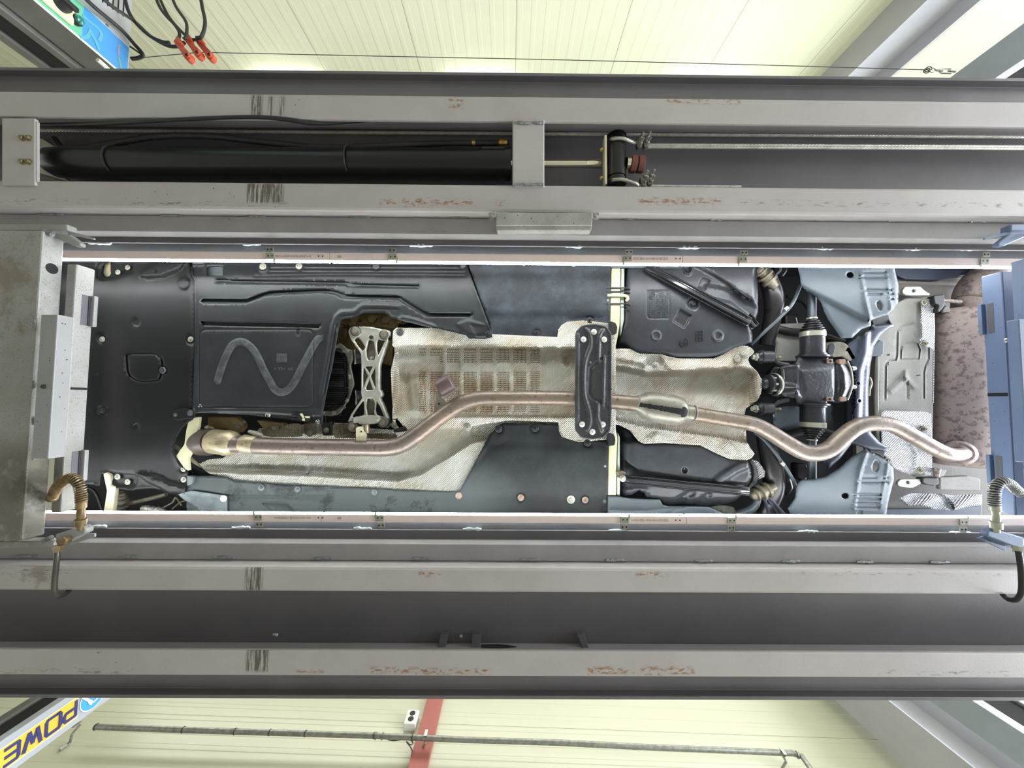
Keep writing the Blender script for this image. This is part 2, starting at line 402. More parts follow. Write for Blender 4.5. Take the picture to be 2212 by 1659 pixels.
# oxide red post on the ribbed wall
M_red = mat('oxide_red_paint', (158,88,78), (146,78,70), 3, .6, specks=[(90,.18,.5,(50,20,18))])
def wallpt(px, py, off=0.0):                          # point on the right-hand wall plane (off = in front of it)
    n = wr @ Vector((0, 1, 0)); p0 = Vector((.15, 3.0, 0))+n*off; o = Vector((0, 0, CAMZ)); v = RW @ Vector((px-CX, py-CY, FPX))
    return o+v*((p0-o).dot(n)/v.dot(n))
a = wallpt(928, 1510, .0); b_ = wallpt(955, 1510, .0)
rp = MB().box(-abs(b_-a)[0] if False else -.075, .075, 0, .05, 0, 5.45).build('red_steel_post', M_red, smooth=False, bevel=.004)
mid = wallpt(939, 1520); rp.matrix_world = Matrix.Translation((mid.x, mid.y, 0)) @ wr
tag(rp, 'oxide red steel post standing on the cream ribbed wall behind the pipe', 'post')
# galvanised pipe along the wall with brackets, black ties
M_galv = mat('galvanised_pipe', (150,150,142), (118,118,110), 30, .42, metal=.6, rv=.2)
M_blk = mat('black_rubber', (26,25,26), (36,34,34), 20, .5)
M_zinc = mat('zinc_plate', (176,174,166), (150,148,140), 40, .38, metal=.75, rv=.2)
gp = thing('steel_pipe', wallpt(800, 1585, .12), 'long galvanised pipe running along the cream ribbed wall', 'pipe')
pp = [(205,1570), (400,1577), (600,1583), (800,1589), (1000,1598), (1200,1604), (1400,1614), (1600,1622), (1712,1627), (1732,1634), (1752,1662), (1775,1700)]
MB().tube([wallpt(x, y, .12) for x, y in pp], .0205, 14).build('pipe_run', M_galv, gp)
for x in (200, 388, 500, 530+122, 575, 800, 883):
    y = np.interp(x, [p[0] for p in pp], [p[1] for p in pp]); q = wallpt(x+8, y, .12)
    MB().tube([q+Vector((.006*s, 0, 0)) for s in (-.5, .5)], .0235, 14).build('cable_tie', M_blk, gp)
for x in (812, 826, 1692, 1722):
    y = np.interp(x, [p[0] for p in pp], [p[1] for p in pp]); q = wallpt(x, y, .12)
    MB().tube([q-Vector((.004, 0, 0)), q+Vector((.004, 0, 0))], .026, 14).build('coupling_ring', M_galv, gp)
for (x, y) in ((165, 1572), (920, 1590), (1692, 1630)):
    q = wallpt(x, y, .12); w = wallpt(x-8, y+30, .0)
    mb = MB(); mb.tube([q+Vector((0,0,.028)), q+Vector((0,.03,-.03)), w+Vector((0,-.012,-.02)), w+Vector((0,-.012,-.09))], .011, 6)
    mb.box(q.x-.012, q.x+.012, q.y-.028, q.y-.024, q.z-.03, q.z+.03)
    mb.build('pipe_bracket', M_zinc, gp)
cb = [wallpt(828, 1594, .1), wallpt(850, 1600, .09), wallpt(880, 1596, .1), wallpt(892, 1604, .08), wallpt(886, 1609, .08), wallpt(878, 1602, .09), wallpt(890, 1620, .03), wallpt(888, 1634, .01)]
o = MB().tube(catmull(cb, 5), .004, 6).build('black_cable', M_blk); tag(o, 'thin black cable looped under the pipe beside the socket box', 'cable')
# socket box
M_wh = mat('white_plastic', (228,226,214), None, rough=.4)
M_dark = mat('dark_recess', (30,27,25), None, rough=.7)
sb = thing('socket_box', wallpt(888, 1562), 'small white surface mounted double socket box left of the red post', 'socket')
Ms = Matrix.Translation(wallpt(889, 1563, 0)) @ wr
MB().box(-.052, .052, 0, .07, -.085, .065, Ms).build('box_body', M_wh, sb, smooth=False, bevel=.004)
MB().box(-.038, .038, .07, .073, -.07, .05, Ms).build('face_plate', M_wh, sb, smooth=False, bevel=.002)
for dz in (-.038, .022):
    mb = MB(); p = Ms @ Vector((0, .0735, dz)); nn = (wr @ Vector((0, 1, 0)))
    mb.lathe(p-nn*.001, p+nn*.003, [(0, .026), (1, .026)], 20).build('socket_hole', M_dark, sb)
# tube lamps high on the wall with the panel seams
M_lamp = emis('lamp_glow', (1, 1, .93), 20)
for i, x in enumerate((-2.46, -.35, 2.1)):
    t = thing('tube_lamp', (x, -3.3, 4.35), 'tube lamp high on the wall with panel seams, %s' % ('nearest the control console', 'middle one', 'nearest the steel column')[i], 'lamp', 'wall tube lamps')
    MB().box(x-.4, x+.4, -3.46, -3.40, 4.32, 4.38).build('lamp_body', M_wh, t, smooth=False)
    MB().tube([(x-.38, -3.36, 4.34), (x+.38, -3.36, 4.34)], .016, 10).build('lamp_tube', M_lamp, t)
# ---------------------------------------------------------------- lift posts
M_post = mat('grey_post_paint', (108,108,104), (96,96,92), 5, .45, specks=[(60,.1,.4,(60,60,58))])
M_postL = mat('light_post_paint', (178,182,190), (168,172,180), 3, .42)
M_postB = mat('blue_grey_post_paint', (142,150,160), (132,140,150), 3, .45)
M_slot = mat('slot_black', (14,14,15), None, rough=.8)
M_glare = emis('glare_glow', (.93, .96, 1.0), 6)  # emissive stand-in for daylight glare on the right posts' flange edges
def post(xf, xb, yin, yout, label, mf, lights=False):
    """C-section lift post: front flange at xf, rear flange at xb, web at yout, slot open towards the lift"""
    t = thing('lift_post', (xf, yout, 0), label, 'lift post', 'lift posts')
    sx = -1 if xb < xf else 1; sy = 1 if yin > yout else -1; H = 3.0
    MB().box(*sorted((xf, xf+sx*.04)), *sorted((yin, yout)), 0, H).build('front_flange', mf, t, smooth=False, bevel=.004)
    MB().box(*sorted((xb, xb+sx*.05)), *sorted((yin, yout)), 0, H).build('rear_flange', M_post, t, smooth=False, bevel=.006)
    MB().box(*sorted((xf+sx*.041, xb-sx*.001)), *sorted((yout, yout+sy*.02)), 0, H).build('post_web', M_slot, t, smooth=False)
    if lights:
        for xx, w in ((xf, .034), (xb+.012, .03)):
            MB().box(xx+.002, xx+w, *sorted((yin+sy*.001, yin+sy*.007)), .2, H-.05).build('glare_edge', M_glare, t, 'narrow glowing edge standing in for glare', smooth=False)
    MB().box(*sorted((xf+sx*.046, xb-sx*.004)), *sorted((yin-sy*.012, yout+sy*.021)), 0, H-.1).build('slot_shade_fill', M_slot, t, 'black fill for the shade inside the slot', smooth=False)  # black block added so the slot reads as deep shade
    MB().box(*sorted((xf, xb+sx*.09)), *sorted((yin-sy*.0, yout-sy*.08)), 0, .012).build('base_plate', M_post, t, smooth=False)
    return t
pl = post(-2.10, -2.225, 1.42, 1.58, 'grey lift post with yellow POWE lettering and round blue badge', M_postL)
pt = post(-2.05, -2.19, -1.56, -1.70, 'grey lift post beside the green and blue control console', M_post)
post(2.10, 2.30, -1.42, -1.57, 'blue-grey lift post with glowing glare edges next to the wire turnbuckle', M_postB, True)
post(2.10, 2.30, 1.335, 1.475, 'blue-grey lift post with glowing glare edges next to the wide steel column', M_postB, True)
# sign on the post
M_yel = mat('sign_yellow', (250,196,70), None, rough=.45); M_navy = mat('sign_navy', (48,52,116), None, rough=.5)
M_sky = mat('sign_blue', (70,172,240), None, rough=.4); M_pale = mat('sign_pale', (240,214,214), None, rough=.5)
def onpost(z, y): return Vector((-2.10, y, z))
# local frame on the +X face: u = reading direction (down), v = letter up (towards the wall)
Mp = lambda z, y: Matrix(((0,0,1,-2.0985),(0,1,0,y),(-1,0,0,z),(0,0,0,1)))
sg = MB()
zc, yc = 1.40, 1.505
def wz(px, X=-2.10, k=None): return hitx(px, 1586-(px-60)*.62, X).z
z_top = wz(168); z_bot = wz(-45)
MB().box(-2.0995, -2.098, 1.449, 1.55, z_bot, z_top).build('sign_border', M_wh, pl, 'white edge of the lettering strip', smooth=False)
MB().box(-2.0992, -2.0972, 1.453, 1.546, z_bot, z_top-.006).build('sign_panel', M_yel, pl, 'yellow lettering strip', smooth=False)
def glyph(mb, strokes, z0, w, y0, h, lw):             # strokes in unit box, u right (= down), v up
    for a, b_ in strokes:
        kx = -2.0968+.0004*(strokes.index((a, b_))); p = Vector((kx, y0+a[1]*h, z0-a[0]*w)); q = Vector((kx, y0+b_[1]*h, z0-b_[0]*w))
        e = (q-p).normalized(); s = Vector((1,0,0)).cross(e)*lw; p -= e*lw*.6; q += e*lw*.6
        v = [p+s, p-s, q-s, q+s]; mb.add([k+Vector((.0, 0, 0)) for k in v]+[k+Vector((.0012,0,0)) for k in v], [(4,5,6,7),(3,2,1,0),(0,1,5,4),(1,2,6,5),(2,3,7,6),(3,0,4,7)][::1])
GL = {'P': [((0,0),(0,1)),((0,1),(.85,1)),((.85,1),(1,.85)),((1,.85),(1,.55)),((1,.55),(.85,.42)),((.85,.42),(.25,.42))],
      'O': [((.1,0),(.9,0)),((.9,0),(1,.12)),((1,.12),(1,.88)),((1,.88),(.9,1)),((.9,1),(.1,1)),((.1,1),(0,.88)),((0,.88),(0,.12)),((0,.12),(.1,0))],
      'W': [((0,1),(.22,0)),((.22,0),(.5,.75)),((.5,.75),(.72,0)),((.72,0),(1,1)),((.03,1),(.25,0)),((.75,0),(1.03,1))],
      'E': [((0,.1),(0,.9)),((0,.9),(.1,1)),((.1,1),(1,1)),((.15,.5),(.95,.5)),((0,.1),(.1,0)),((.1,0),(1,0))],
      'R': [((0,0),(0,1)),((0,1),(.9,1)),((.9,1),(1,.5)),((1,.5),(.2,.45)),((.5,.45),(1,0))]}
for ch, pxa, pxb in (('P',163,138), ('O',129,99), ('W',88,52), ('E',40,10), ('R',-12,-40)):
    mb = MB(); za, zb = wz(pxa), wz(pxb); glyph(mb, GL[ch], za, za-zb, 1.466, .066, .0065); mb.build('sign_letter', M_navy, pl, 'dark blue letter '+ch, smooth=False)
zb_ = hitx(200, 1516, -2.10).z
dsk = lambda r, x: MB().lathe((x-.002, 1.502, zb_), (x, 1.502, zb_), [(0, r), (1, r)], 40)
dsk(.060, -2.097).build('badge_rim', M_pale, pl, 'pale rim of the badge'); bd = dsk(.055, -2.0962).build('badge', M_sky, pl, 'round blue badge')
mb = MB()
def bstroke(mb, pts, w, x=-2.0955):
    for (a, b_) in zip(pts[:-1], pts[1:]):
        p = Vector((x, 1.502+a[1], zb_-a[0])); q = Vector((x, 1.502+b_[1], zb_-b_[0])); e = (q-p).normalized(); s = Vector((1,0,0)).cross(e)*w
        p -= e*w*.5; q += e*w*.5; v = [p+s, p-s, q-s, q+s]; mb.add(v+[k+Vector((.0012,0,0)) for k in v], [(4,5,6,7),(3,2,1,0),(0,1,5,4),(1,2,6,5),(2,3,7,6),(3,0,4,7)])
bp = lambda L_: [Vector((-2.0955, 1.502+q, zb_-p-.018)) for p, q in catmull([(a, b) for a, b in L_], 5)]
ribbon(mb, bp([(.034,-.036),(.016,-.012),(-.002,.012),(-.012,.022)]), .0055, Vector((1,0,0)), .0012); bp2 = lambda L_: [p+Vector((.0008,0,0)) for p in bp(L_)]; bp3 = lambda L_: [p+Vector((.0016,0,0)) for p in bp(L_)]
ribbon(mb, bp2([(-.012,.030),(-.004,.024),(.002,.012),(.004,.004)]), .0055, Vector((1,0,0)), .0012); ribbon(mb, bp3([(-.040,.012),(-.030,.022),(-.014,.026)]), .005, Vector((1,0,0)), .0012)
mb.build('badge_figure', M_pale, bd, 'pale running figure', smooth=False)
# ---------------------------------------------------------------- control console
X0 = -1.90; zt = hitx(278, 130, X0).z
M_green = mat('console_green', (112,196,160), (104,186,150), 2, .4); M_blue = mat('console_blue', (70,150,222), None, rough=.4)
M_lg = mat('console_grey', (170,172,176), (160,162,166), 3, .45); M_cream = mat('cream_plastic', (232,220,184), None, rough=.45)
M_gl = mat('green_lens', (20,120,110), None, rough=.15, coat=.6)
cs = thing('control_console', (X0, -1.75, 0), 'tall control console with green and blue front panel and grey louvred side', 'console')
yA, yB = X0/1.205*-1*-1, 0
ya, yb, yc_ = -1.577, -1.742, -2.35
MB().box(X0-.14, X0-.002, yc_, ya-.001, 0, zt).build('cabinet', M_post, cs, smooth=False, bevel=.003)
MB().box(X0-.002, X0, yc_, yb-.001, .3, zt).build('louvre_panel', M_lg, cs, 'pale grey louvred panel', smooth=False)
MB().box(X0-.0015, X0+.0005, yb, ya, .5, zt-.001).build('white_border', M_wh, cs, smooth=False)
zsp = hitx(177, 60, X0).z
def wy(py, z): return (py-868)/FPX*(z-CAMZ)
MB().box(X0+.0005, X0+.002, yb+.004, ya-.010, .52, zsp).build('green_panel', M_green, cs, 'green half of the front panel', smooth=False)
MB().box(X0+.0005, X0+.002, yb+.004, ya-.010, zsp, zt-.004).build('blue_panel', M_blue, cs, 'blue half of the front panel', smooth=False)
def onc(px, py, x=X0): return hitx(px, py, x)
M_swg = mat('swoosh_green', (90,168,190), None, rough=.4)
mb = MB()
def cstroke(mb, pxs, w, x=X0+.0022):
    P = [hitx(px, py, x) for px, py in pxs]
    for p, q in zip(P[:-1], P[1:]):
        e = (q-p).normalized(); s = Vector((1,0,0)).cross(e)*w; p = p-e*w*.5; q = q+e*w*.5
        v = [p+s, p-s, q-s, q+s]; mb.add(v+[k+Vector((.0008,0,0)) for k in v], [(4,5,6,7),(3,2,1,0),(0,1,5,4),(1,2,6,5),(2,3,7,6),(3,0,4,7)])
for pts_ in ([(178,33),(190,44),(204,55),(214,64),(219,74),(217,82),(213,88)], [(173,79),(180,81),(187,80),(193,72),(195,64)], [(193,64),(198,74),(204,84),(210,97),(214,108)]):
    ribbon(mb, [onc(px, py, X0+.0022+.00003*pts_[0][0]-.005) for px, py in catmull(pts_, 5)], .0065, Vector((1,0,0)))
mb.build('console_emblem', M_swg, cs, 'green running figure on the blue panel', smooth=False)
mb = MB(); cstroke(mb, [(257,96),(256,120)], .004); mb.build('panel_print', mat('print_pink', (160,140,170), None), cs, smooth=False)
mb = MB(); cstroke(mb, [(256,124),(262,150)], .004); mb.build('panel_print', mat('print_olive', (120,170,150), None), cs, smooth=False)
p = onc(122, 8)
pk = MB().box(X0+.002, X0+.018, p.y-.05, p.y+.045, p.z-.055, p.z+.05).build('switch_plate', M_cream, cs, 'cream rotary switch plate', smooth=False, bevel=.004)
MB().lathe(p+Vector((.018,0,0)), p+Vector((.05,0,0)), [(0,.03),(.5,.028),(1,.02)], 20).build('rotary_knob', M_blk, pk, 'black knob')
MB().box(p.x+.045, p.x+.062, p.y-.01, p.y+.01, p.z-.03, p.z+.03).build('knob_grip', M_blk, pk, smooth=False, bevel=.004)
p = onc(160, 43)
pk = MB().lathe(p+Vector((.002,0,0)), p+Vector((.022,0,0)), [(0,.021),(.7,.021),(1,.018)], 20).build('lamp_socket', M_blk, cs)
MB().lathe(p+Vector((.022,0,0)), p+Vector((.036,0,0)), [(0,.017),(.6,.015),(1,.005)], 20).build('indicator_lens', M_gl, pk, 'green lens')
for i in range(5):
    y = X0/ (1102-(221+11.5*i)) * (868-25) *-1 * -1
    zz = hitx(221+11.5*i, 10, X0).z
    MB().box(X0-.003, X0+.0008, -2.3, hitx(221+11.5*i, 5+8*i, X0).y, zz-.003, zz+.003).build('louvre_slot', M_slot, cs, smooth=False)
p = onc(231, 55, X0); MB().lathe(p+Vector((-.004,0,0)), p+Vector((.004,0,0)), [(0,.007),(1,.006)], 12).build('console_screw', M_zinc, cs)
o = MB().tube([onc(211,129,X0+.012)+Vector((0,.0,0)), onc(226,142,X0+.012), onc(240,156,X0+.012)], .009, 8).build('door_hinge', M_wh, cs, 'white hinge')
# wire, turnbuckle, hoses and clips
wd = 1.68
wl = MB().tube([U(x, y, 1.77-.09*(x-285)/1715) for x, y in ((282,127),(430,113),(900,123),(1155,128),(1400,134),(1700,142),(2000,151))], .0016, 6).build('steel_wire', M_blk)
tag(wl, 'thin steel wire stretched in front of the wall with panel seams', 'wire')
tb = thing('turnbuckle', U(2030,153,wd), 'small steel turnbuckle and hook tying the wire to the lift post', 'turnbuckle')
mb = MB(); 
for px, py in ((2003,151),(2007,148),(2001,154)): mb.tube(catmull([U(px+6*math.cos(a), py+4*math.sin(a), wd+.01*math.sin(2*a)) for a in np.linspace(0, 6, 9)], 3), .002, 6)
mb.build('wire_knot', M_blk, tb)
MB().tube([U(2014+6*math.cos(a), 152+5*math.sin(a), wd) for a in np.linspace(0, 2*PI, 14)], .0022, 6).build('eye_ring', M_zinc, tb)
mb = MB(); mb.tube([U(2020,152,wd), U(2036,153,wd)], .004, 8)
for s in (-1, 1): mb.tube([U(2026,153,wd), U(2032,153+s*5,wd), U(2054,154+s*5,wd)], .0026, 6)
mb.tube([U(2048,153,wd), U(2064,155,wd)], .004, 8); mb.build('turnbuckle_body', M_zinc, tb)
M_clip = mat('orange_red_plastic', (204,84,50), (166,58,36), 25, .4)
def hose(pts, d, r, lab, name='black_hose', m=None):
    o = MB().tube(catmull([U(*p, d) if len(p) == 2 else U(*p) for p in pts], 8), r, 10).build(name, m or M_blk); return tag(o, lab, 'hose')
hose([(262,-60,1.66),(273,10,1.68),(290,45),(320,75),(350,90),(366,92)], 1.70, .0075, 'black hose curving to the leftmost orange clip', 'air_hose')
hose([(185,-40,1.48),(235,8,1.58),(290,46,1.70),(325,78,1.74),(360,98,1.74),(385,100,1.72),(398,92,1.70)], 1.74, .0075, 'black hose crossing the console top to the orange clips', 'air_hose')
hose([(318,-60),(345,15),(378,55),(388,75),(380,90)], 1.68, .0065, 'black hose dropping straight onto the orange clips', 'air_hose')
hose([(330,-40),(360,28),(392,68),(412,84),(425,86)], 1.72, .0065, 'black hose passing behind the leftmost hose onto the clips', 'air_hose')
hose([(352,-60),(378,10),(402,48),(402,78),(396,85)], 1.66, .0065, 'black hose hanging between two others onto the middle clip', 'air_hose')
hose([(425,-60),(436,10),(443,48),(436,78),(424,82)], 1.69, .0075, 'rightmost black hose hanging down to the last orange clip', 'air_hose')
hose([(150,-40,1.46),(200,12,1.56),(260,62,1.70),(290,95,1.76),(308,117,1.78),(300,125,1.80),(284,127,1.80)], 1.76, .0085, 'thick black cable running down the louvred side to the wire end', 'power_cable')
hose([(258,89,1.765),(280,100,1.78),(302,115,1.78)], 1.77, .004, 'thin black cord between console corner and wire end', 'thin_cable')
for i, (px, py) in enumerate(((392,104), (414,98), (440,103))):
    d = 1.67+.03*i; a = math.radians(52); ax = Vector((math.cos(a), math.sin(a)))
    t = thing('hose_clip', U(px, py, d), ('orange-red clip hanging on the wire, nearest the console','orange-red clip hanging on the wire, middle of three','orange-red clip hanging on the wire, farthest from the console')[i], 'clip', 'orange hose clips on the wire')
    P = lambda u, v: (px+ax.x*u-ax.y*v, py+ax.y*u+ax.x*v)
    prism('clip_body', [P(-26,-7),(P(-20,-9)),P(-14,-5),P(4,-6),P(20,-8),P(28,-3),P(28,5),P(20,8),P(2,6),P(-14,6),P(-24,5)], d, .03, M_clip, t, bevel=.004)
    prism('clip_jaw', [P(-29,-5),P(-25,-10),P(-14,-7),P(-16,0)], d-.012, .02, M_clip, t, bevel=.003)
    mb = MB(); c = U(*P(20,0), d-.006); mb.lathe(c, c+Vector((0,0,-.012)), [(0,.016),(1,.014)], 14).build('clip_roller', M_clip, t)
    mb = MB(); c = U(*P(20,0), d-.018); mb.lathe(c, c+Vector((0,0,-.006)), [(0,.006),(1,.006)], 10).build('clip_pin', M_slot, t)
# ---------------------------------------------------------------- the lift
def Y_(py, d): return U(1106, py, d).y
def X_(px, d): return U(px, 829, d).x
RUST = (138,98,62); BRN = (92,84,66); GRM = (92,88,80)
def stn(x0, x1, y0, y1, col, sc, th, sr, am, d=1.25):
    a, b_ = U(x0, (y0+y1)/2, d), U(x1, (y0+y1)/2, d)
    return (a.x, b_.x, U((x0+x1)/2, y0, d).y, U((x0+x1)/2, y1, d).y, col, sc, th, sr, am)
ST = []
for (x0, x1, y0, y1) in ((541,566,205,262),(580,590,208,250),(604,616,208,250),(533,612,395,438),(530,566,1224,1278),(532,580,1400,1450)):
    ST.append(stn(x0, x1, y0, y1, (74,66,50), 34, .44, (4.5,.25,1), .9))
for (x0, x1, y0, y1) in ((970,1000,212,235),(820,855,432,444),(870,935,428,446),(940,1020,430,444),(1070,1095,434,444),(1380,1560,428,442),(905,950,1232,1245),(1370,1445,1236,1246),(640,700,1448,1455),(800,920,1442,1454),(910,1060,1444,1456),(1270,1370,1446,1456),(1385,1500,1440,1458),(1440,1600,214,224),(1270,1340,1440,1458)):
    ST.append(stn(x0, x1, y0, y1, RUST, 60, .49, (.6,1.3,1), .95))
for (x0, x1, y0, y1) in ((0,170,1228,1240),(0,300,1445,1455),(0,200,430,440),(280,620,436,446),(1600,2212,436,446),(1880,2212,1448,1458),(1720,2212,1236,1242)):
    ST.append(stn(x0, x1, y0, y1, (78,66,50), 50, .54, (.5,2.0,1), .75))
ST.append(stn(0, 120, 1205, 1290, (96,84,60), 5, .42, (1,1,1), .6))
M_beam = mat('grey_lift_paint', (172,166,164), (162,156,153), 3.2, .42, bump=.0003, bs=160, stains=ST, rv=.12, zmax=1.253+CAMZ,
             specks=[(70,.16,.06,(60,48,40)),(34,.10,.02,(66,50,42))])
M_web = mat('shaded_web_paint', (110,106,108), (99,96,98), 2.5, .40, bump=.0003, bs=120, rv=.1, specks=[(40,.06,.03,(50,48,48))])  # darker than the beam paint: shade inside the channel put into the colour
M_rail = mat('grey_rail_paint', (138,134,133), (125,121,120), 4, .42, bump=.0004, bs=140, rv=.15, specks=[(60,.14,.08,(48,46,44))])
M_weld = mat('weld_bead', (150,152,152), (110,110,108), 60, .4, metal=.5, bump=.004, bs=180)
M_seal = mat('pale_sealant', (196,206,206), (170,180,180), 60, .3, bump=.004, bs=160)
def weld(x0, x1, y, d, m, par, r=.005, name='weld_bead', lab=None):
    n = max(4, int(abs(x1-x0)/5)); P = []; R = []
    for i in range(n+1):
        P.append(U(x0+(x1-x0)*i/n, y+random.uniform(-.8,.8), d)); R.append(r*random.uniform(.65,1.15)*(.6 if i in (0,n) else 1))
    return MB().tube(P, R, 7).build(name, m, par, lab)
XA, XB = -2.6, 2.6
M_hang = mat('hanger_paint', (84,86,90), (76,78,82), 6, .5, specks=[(60,.16,.2,(30,28,27))])
def runway(sgn, label):
    if sgn < 0:
        o0, o1, i0, i1 = Y_(209,1.25), Y_(262,1.25), Y_(398,1.25), Y_(458,1.25); lip0, lip1 = Y_(163,1.372), Y_(161,1.372)-.008
        r1, pe = Y_(506,1.287), Y_(531,1.40); br = Y_(549,1.42)
    else:
        o0, o1, i0, i1 = Y_(1461,1.25), Y_(1407,1.25), Y_(1281,1.25), Y_(1226,1.25); lip0, lip1 = Y_(1503,1.372), Y_(1506,1.372)+.008
        r1, pe = Y_(1176,1.292), Y_(1146,1.40); br = Y_(1130,1.42)
    t = thing('lift_runway', (0, (o0+i1)/2, 1.25+CAMZ), label, 'lift runway', 'lift runways')
    s = sgn
    MB().prof([(lip1,1.372),(lip1,1.41),(pe,1.41),(pe,1.402),(lip0,1.402),(lip0,1.372)][::s], XA, XB).build('deck_plate', M_web, t, smooth=False, bevel=.002)
    MB().prof([(o0,1.25),(o1,1.25),(o1,1.262),(o0+(-s)*.010,1.262),(o0+(-s)*.010,1.4015),(o0,1.4015)][::-s], XA, XB).build('edge_channel', M_beam, t, smooth=False, bevel=.003)
    for a, b_ in ((i0, i1),):
        lo, hi = min(a, b_), max(a, b_)
        MB().prof([(lo,1.25),(hi,1.25),(hi,1.4015),(lo,1.4015)], XA, XB).build('box_tube', M_beam, t, smooth=False, bevel=.010 if a == i0 else .004)
    # inner rail: channel hung beside the tube
    g = i1-s*.004; w = .0035
    lo = [(g,1.29),(r1,1.29),(r1,1.33),(r1+s*w,1.33),(r1+s*w,1.2945),(g,1.2945)]
    MB().prof([(y, d) for y, d in lo][::-s], XA, XB).build('inner_rail', M_rail, t, smooth=False, bevel=.0025)
    MB().prof([(r1+s*.02,1.33),(r1-s*.0,1.33),(r1-s*.0,1.3345),(r1+s*.02,1.3345)][::-s], XA, XB).build('rail_flange', M_rail, t, smooth=False)
    # hanger strip that carries the light bars
    MB().prof([(pe+s*.01,1.4215),(br-s*.03,1.4215),(br-s*.03,1.4255),(pe+s*.01,1.4255)][::-s], XA, XB).build('hanger_strip', M_hang, t, smooth=False, bevel=.002)
    return t, (o0, o1, i0, i1, r1, pe)
rt, RT = runway(-1, 'grey steel lift runway holding the hydraulic cylinder and wire ropes')
rb, RB = runway(1, 'grey steel lift runway with the empty open channel, next to the POWE post')
yl = lambda y, x: y+(x-1106)*.007
for x0, x1 in ((82,136),(347,390),(536,575),(755,800),(975,1012),(1348,1386),(1530,1573),(1740,1775),(1918,1950),(2088,2128)):
    weld(x0, x1, yl(470.5, x0), 1.289, M_weld, rt)
for x0, x1 in ((36,85),(260,298),(460,505),(679,716),(890,930),(1124,1166),(1308,1348),(1500,1543),(1688,1728),(1850,1885),(2008,2050)):
    weld(x0, x1, yl(1208.5, x0), 1.289, M_weld, rb)
for x0, x1 in ((192,240),(525,562),(885,935),(1220,1258),(1466,1510),(1757,1800),(1955,1990),(2070,2105)):
    weld(x0, x1, yl(532, x0), 1.408, M_seal, rt, .0065, 'sealant_bead', 'pale bead of sealant')
for x0, x1 in ((192,230),(501,540),(764,803),(1000,1040),(1315,1352),(1723,1767),(2050,2098)):
    weld(x0, x1, yl(1144, x0), 1.408, M_seal, rb, .0065, 'sealant_bead', 'pale bead of sealant')
# cross ties in the upper runway
def ycut(x0, x1, ya, yb): return [(x0, ya), (x1, ya), (x1, yb), (x0, yb)]
ct = prism('cross_tie', [(1107,258),(1176,258),(1176,404),(1107,404)], 1.245, .06, M_beam, rt, bevel=.004)
for y in (265, 399):
    mb = MB(); n = 12; mb.tube([U(1110+64*i/n, y+random.uniform(-1,1), 1.243) for i in range(n+1)], [.0055*random.uniform(.7,1.2) for i in range(n+1)], 7); mb.build('weld_bead', M_weld, rt)
et = prism('cross_tie', [(4,255),(75,255),(75,400),(4,400)], 1.243, .012, M_beam, rt, bevel=.002)
prism('tie_web', [(75.5,262),(80,262),(80,392),(75.5,392)], 1.245, .008, M_beam, rt, bevel=.001)
for x in (52, 66):
    for y in (299, 350): bolt(x-2, y, 1.243, 7, mat('brass_bolt_%d' % x, (150,140,110), (120,110,80), 60, .35, metal=.7), rt, 'tie_bolt', 'hex', 'brass coloured bolt')
# flat bars in the lower runway
for (x0, x1, x2, x3) in ((945,961,968,951),(1018,1036,1038,1020),(1262,1274,1262,1247)):
    prism('flat_bar', [(x0,1407),(x1,1407),(x2,1371),(x3,1371)], 1.375, .02, M_web, rb, bevel=.001)
    weld(min(x2,x3)+1, max(x2,x3), 1370, 1.385, M_seal, rb, .004)
weld(993, 999, 1374, 1.39, M_seal, rb, .005); weld(590, 600, 1371, 1.39, M_seal, rb, .005)
pipe('black_hose', [(1040,1397,1.38,4),(1080,1398,1.38,5),(1120,1402,1.38,4),(1160,1410,1.38,4)], M_blk, rb)
# sheet cover under the upper runway
M_cover = mat('worn_cover_paint', (160,158,152), (132,130,124), 10, .5, specks=[(90,.22,.35,(90,60,40))], rv=.1)
cv = thing('sheet_cover', U(1175,478,1.22), 'grey bent sheet metal cover screwed under the upper runway', 'cover')
prism('cover_body', [(1072,459),(1281,459),(1279,487),(1071,487)], 1.215, .045, M_cover, cv, bevel=.003)
prism('cover_skirt', [(1071,487),(1279,487),(1277,497),(1074,497)], 1.222, .035, M_cover, cv, bevel=.002)
for px in (1062, 1287):
    tb_ = prism('mounting_tab', [(px-7,459),(px+7,459),(px+6,474),(px-5,474)], 1.245, .004, M_cover, cv, bevel=.001); bolt(px, 467, 1.245, 4.5, M_zinc, tb_, 'tab_screw', 'hex')
# ---- hydraulic cylinder, rod, yoke
M_cyl = mat('black_enamel', (12,12,13), (16,16,16), 3, .3)
M_chr = mat('chrome_rod', (214,206,186), None, rough=.12, metal=1)
hc = thing('hydraulic_cylinder', U(600,353,1.34), 'long black hydraulic cylinder inside the upper runway', 'hydraulic cylinder')
a, b_ = U(98,352,1.335), U(1104,354,1.335)
MB().lathe(a, b_, [(0,.012),(.006,.035),(.02,.049),(.05,.052),(.93,.052),(.932,.054),(.985,.054),(.99,.057),(1,.057)], 40).build('cylinder_barrel', M_cyl, hc)
MB().lathe(U(1043,353,1.335), U(1094,353,1.335), [(0,.0532),(1,.0532)], 40).build('type_label', mat('dark_label', (66,62,66), None, rough=.5), hc, 'dull grey label on the barrel')
MB().lathe(b_, U(1268,354,1.335), [(0,.014),(1,.014)], 24).build('piston_rod', M_chr, hc, 'bright steel rod')
MB().lathe(U(1265,354,1.335), U(1303,354,1.335), [(0,.0150),(.03,.0165),(.06,.0155),(1,.0155)], 24).build('rod_sleeve', M_chr, hc)
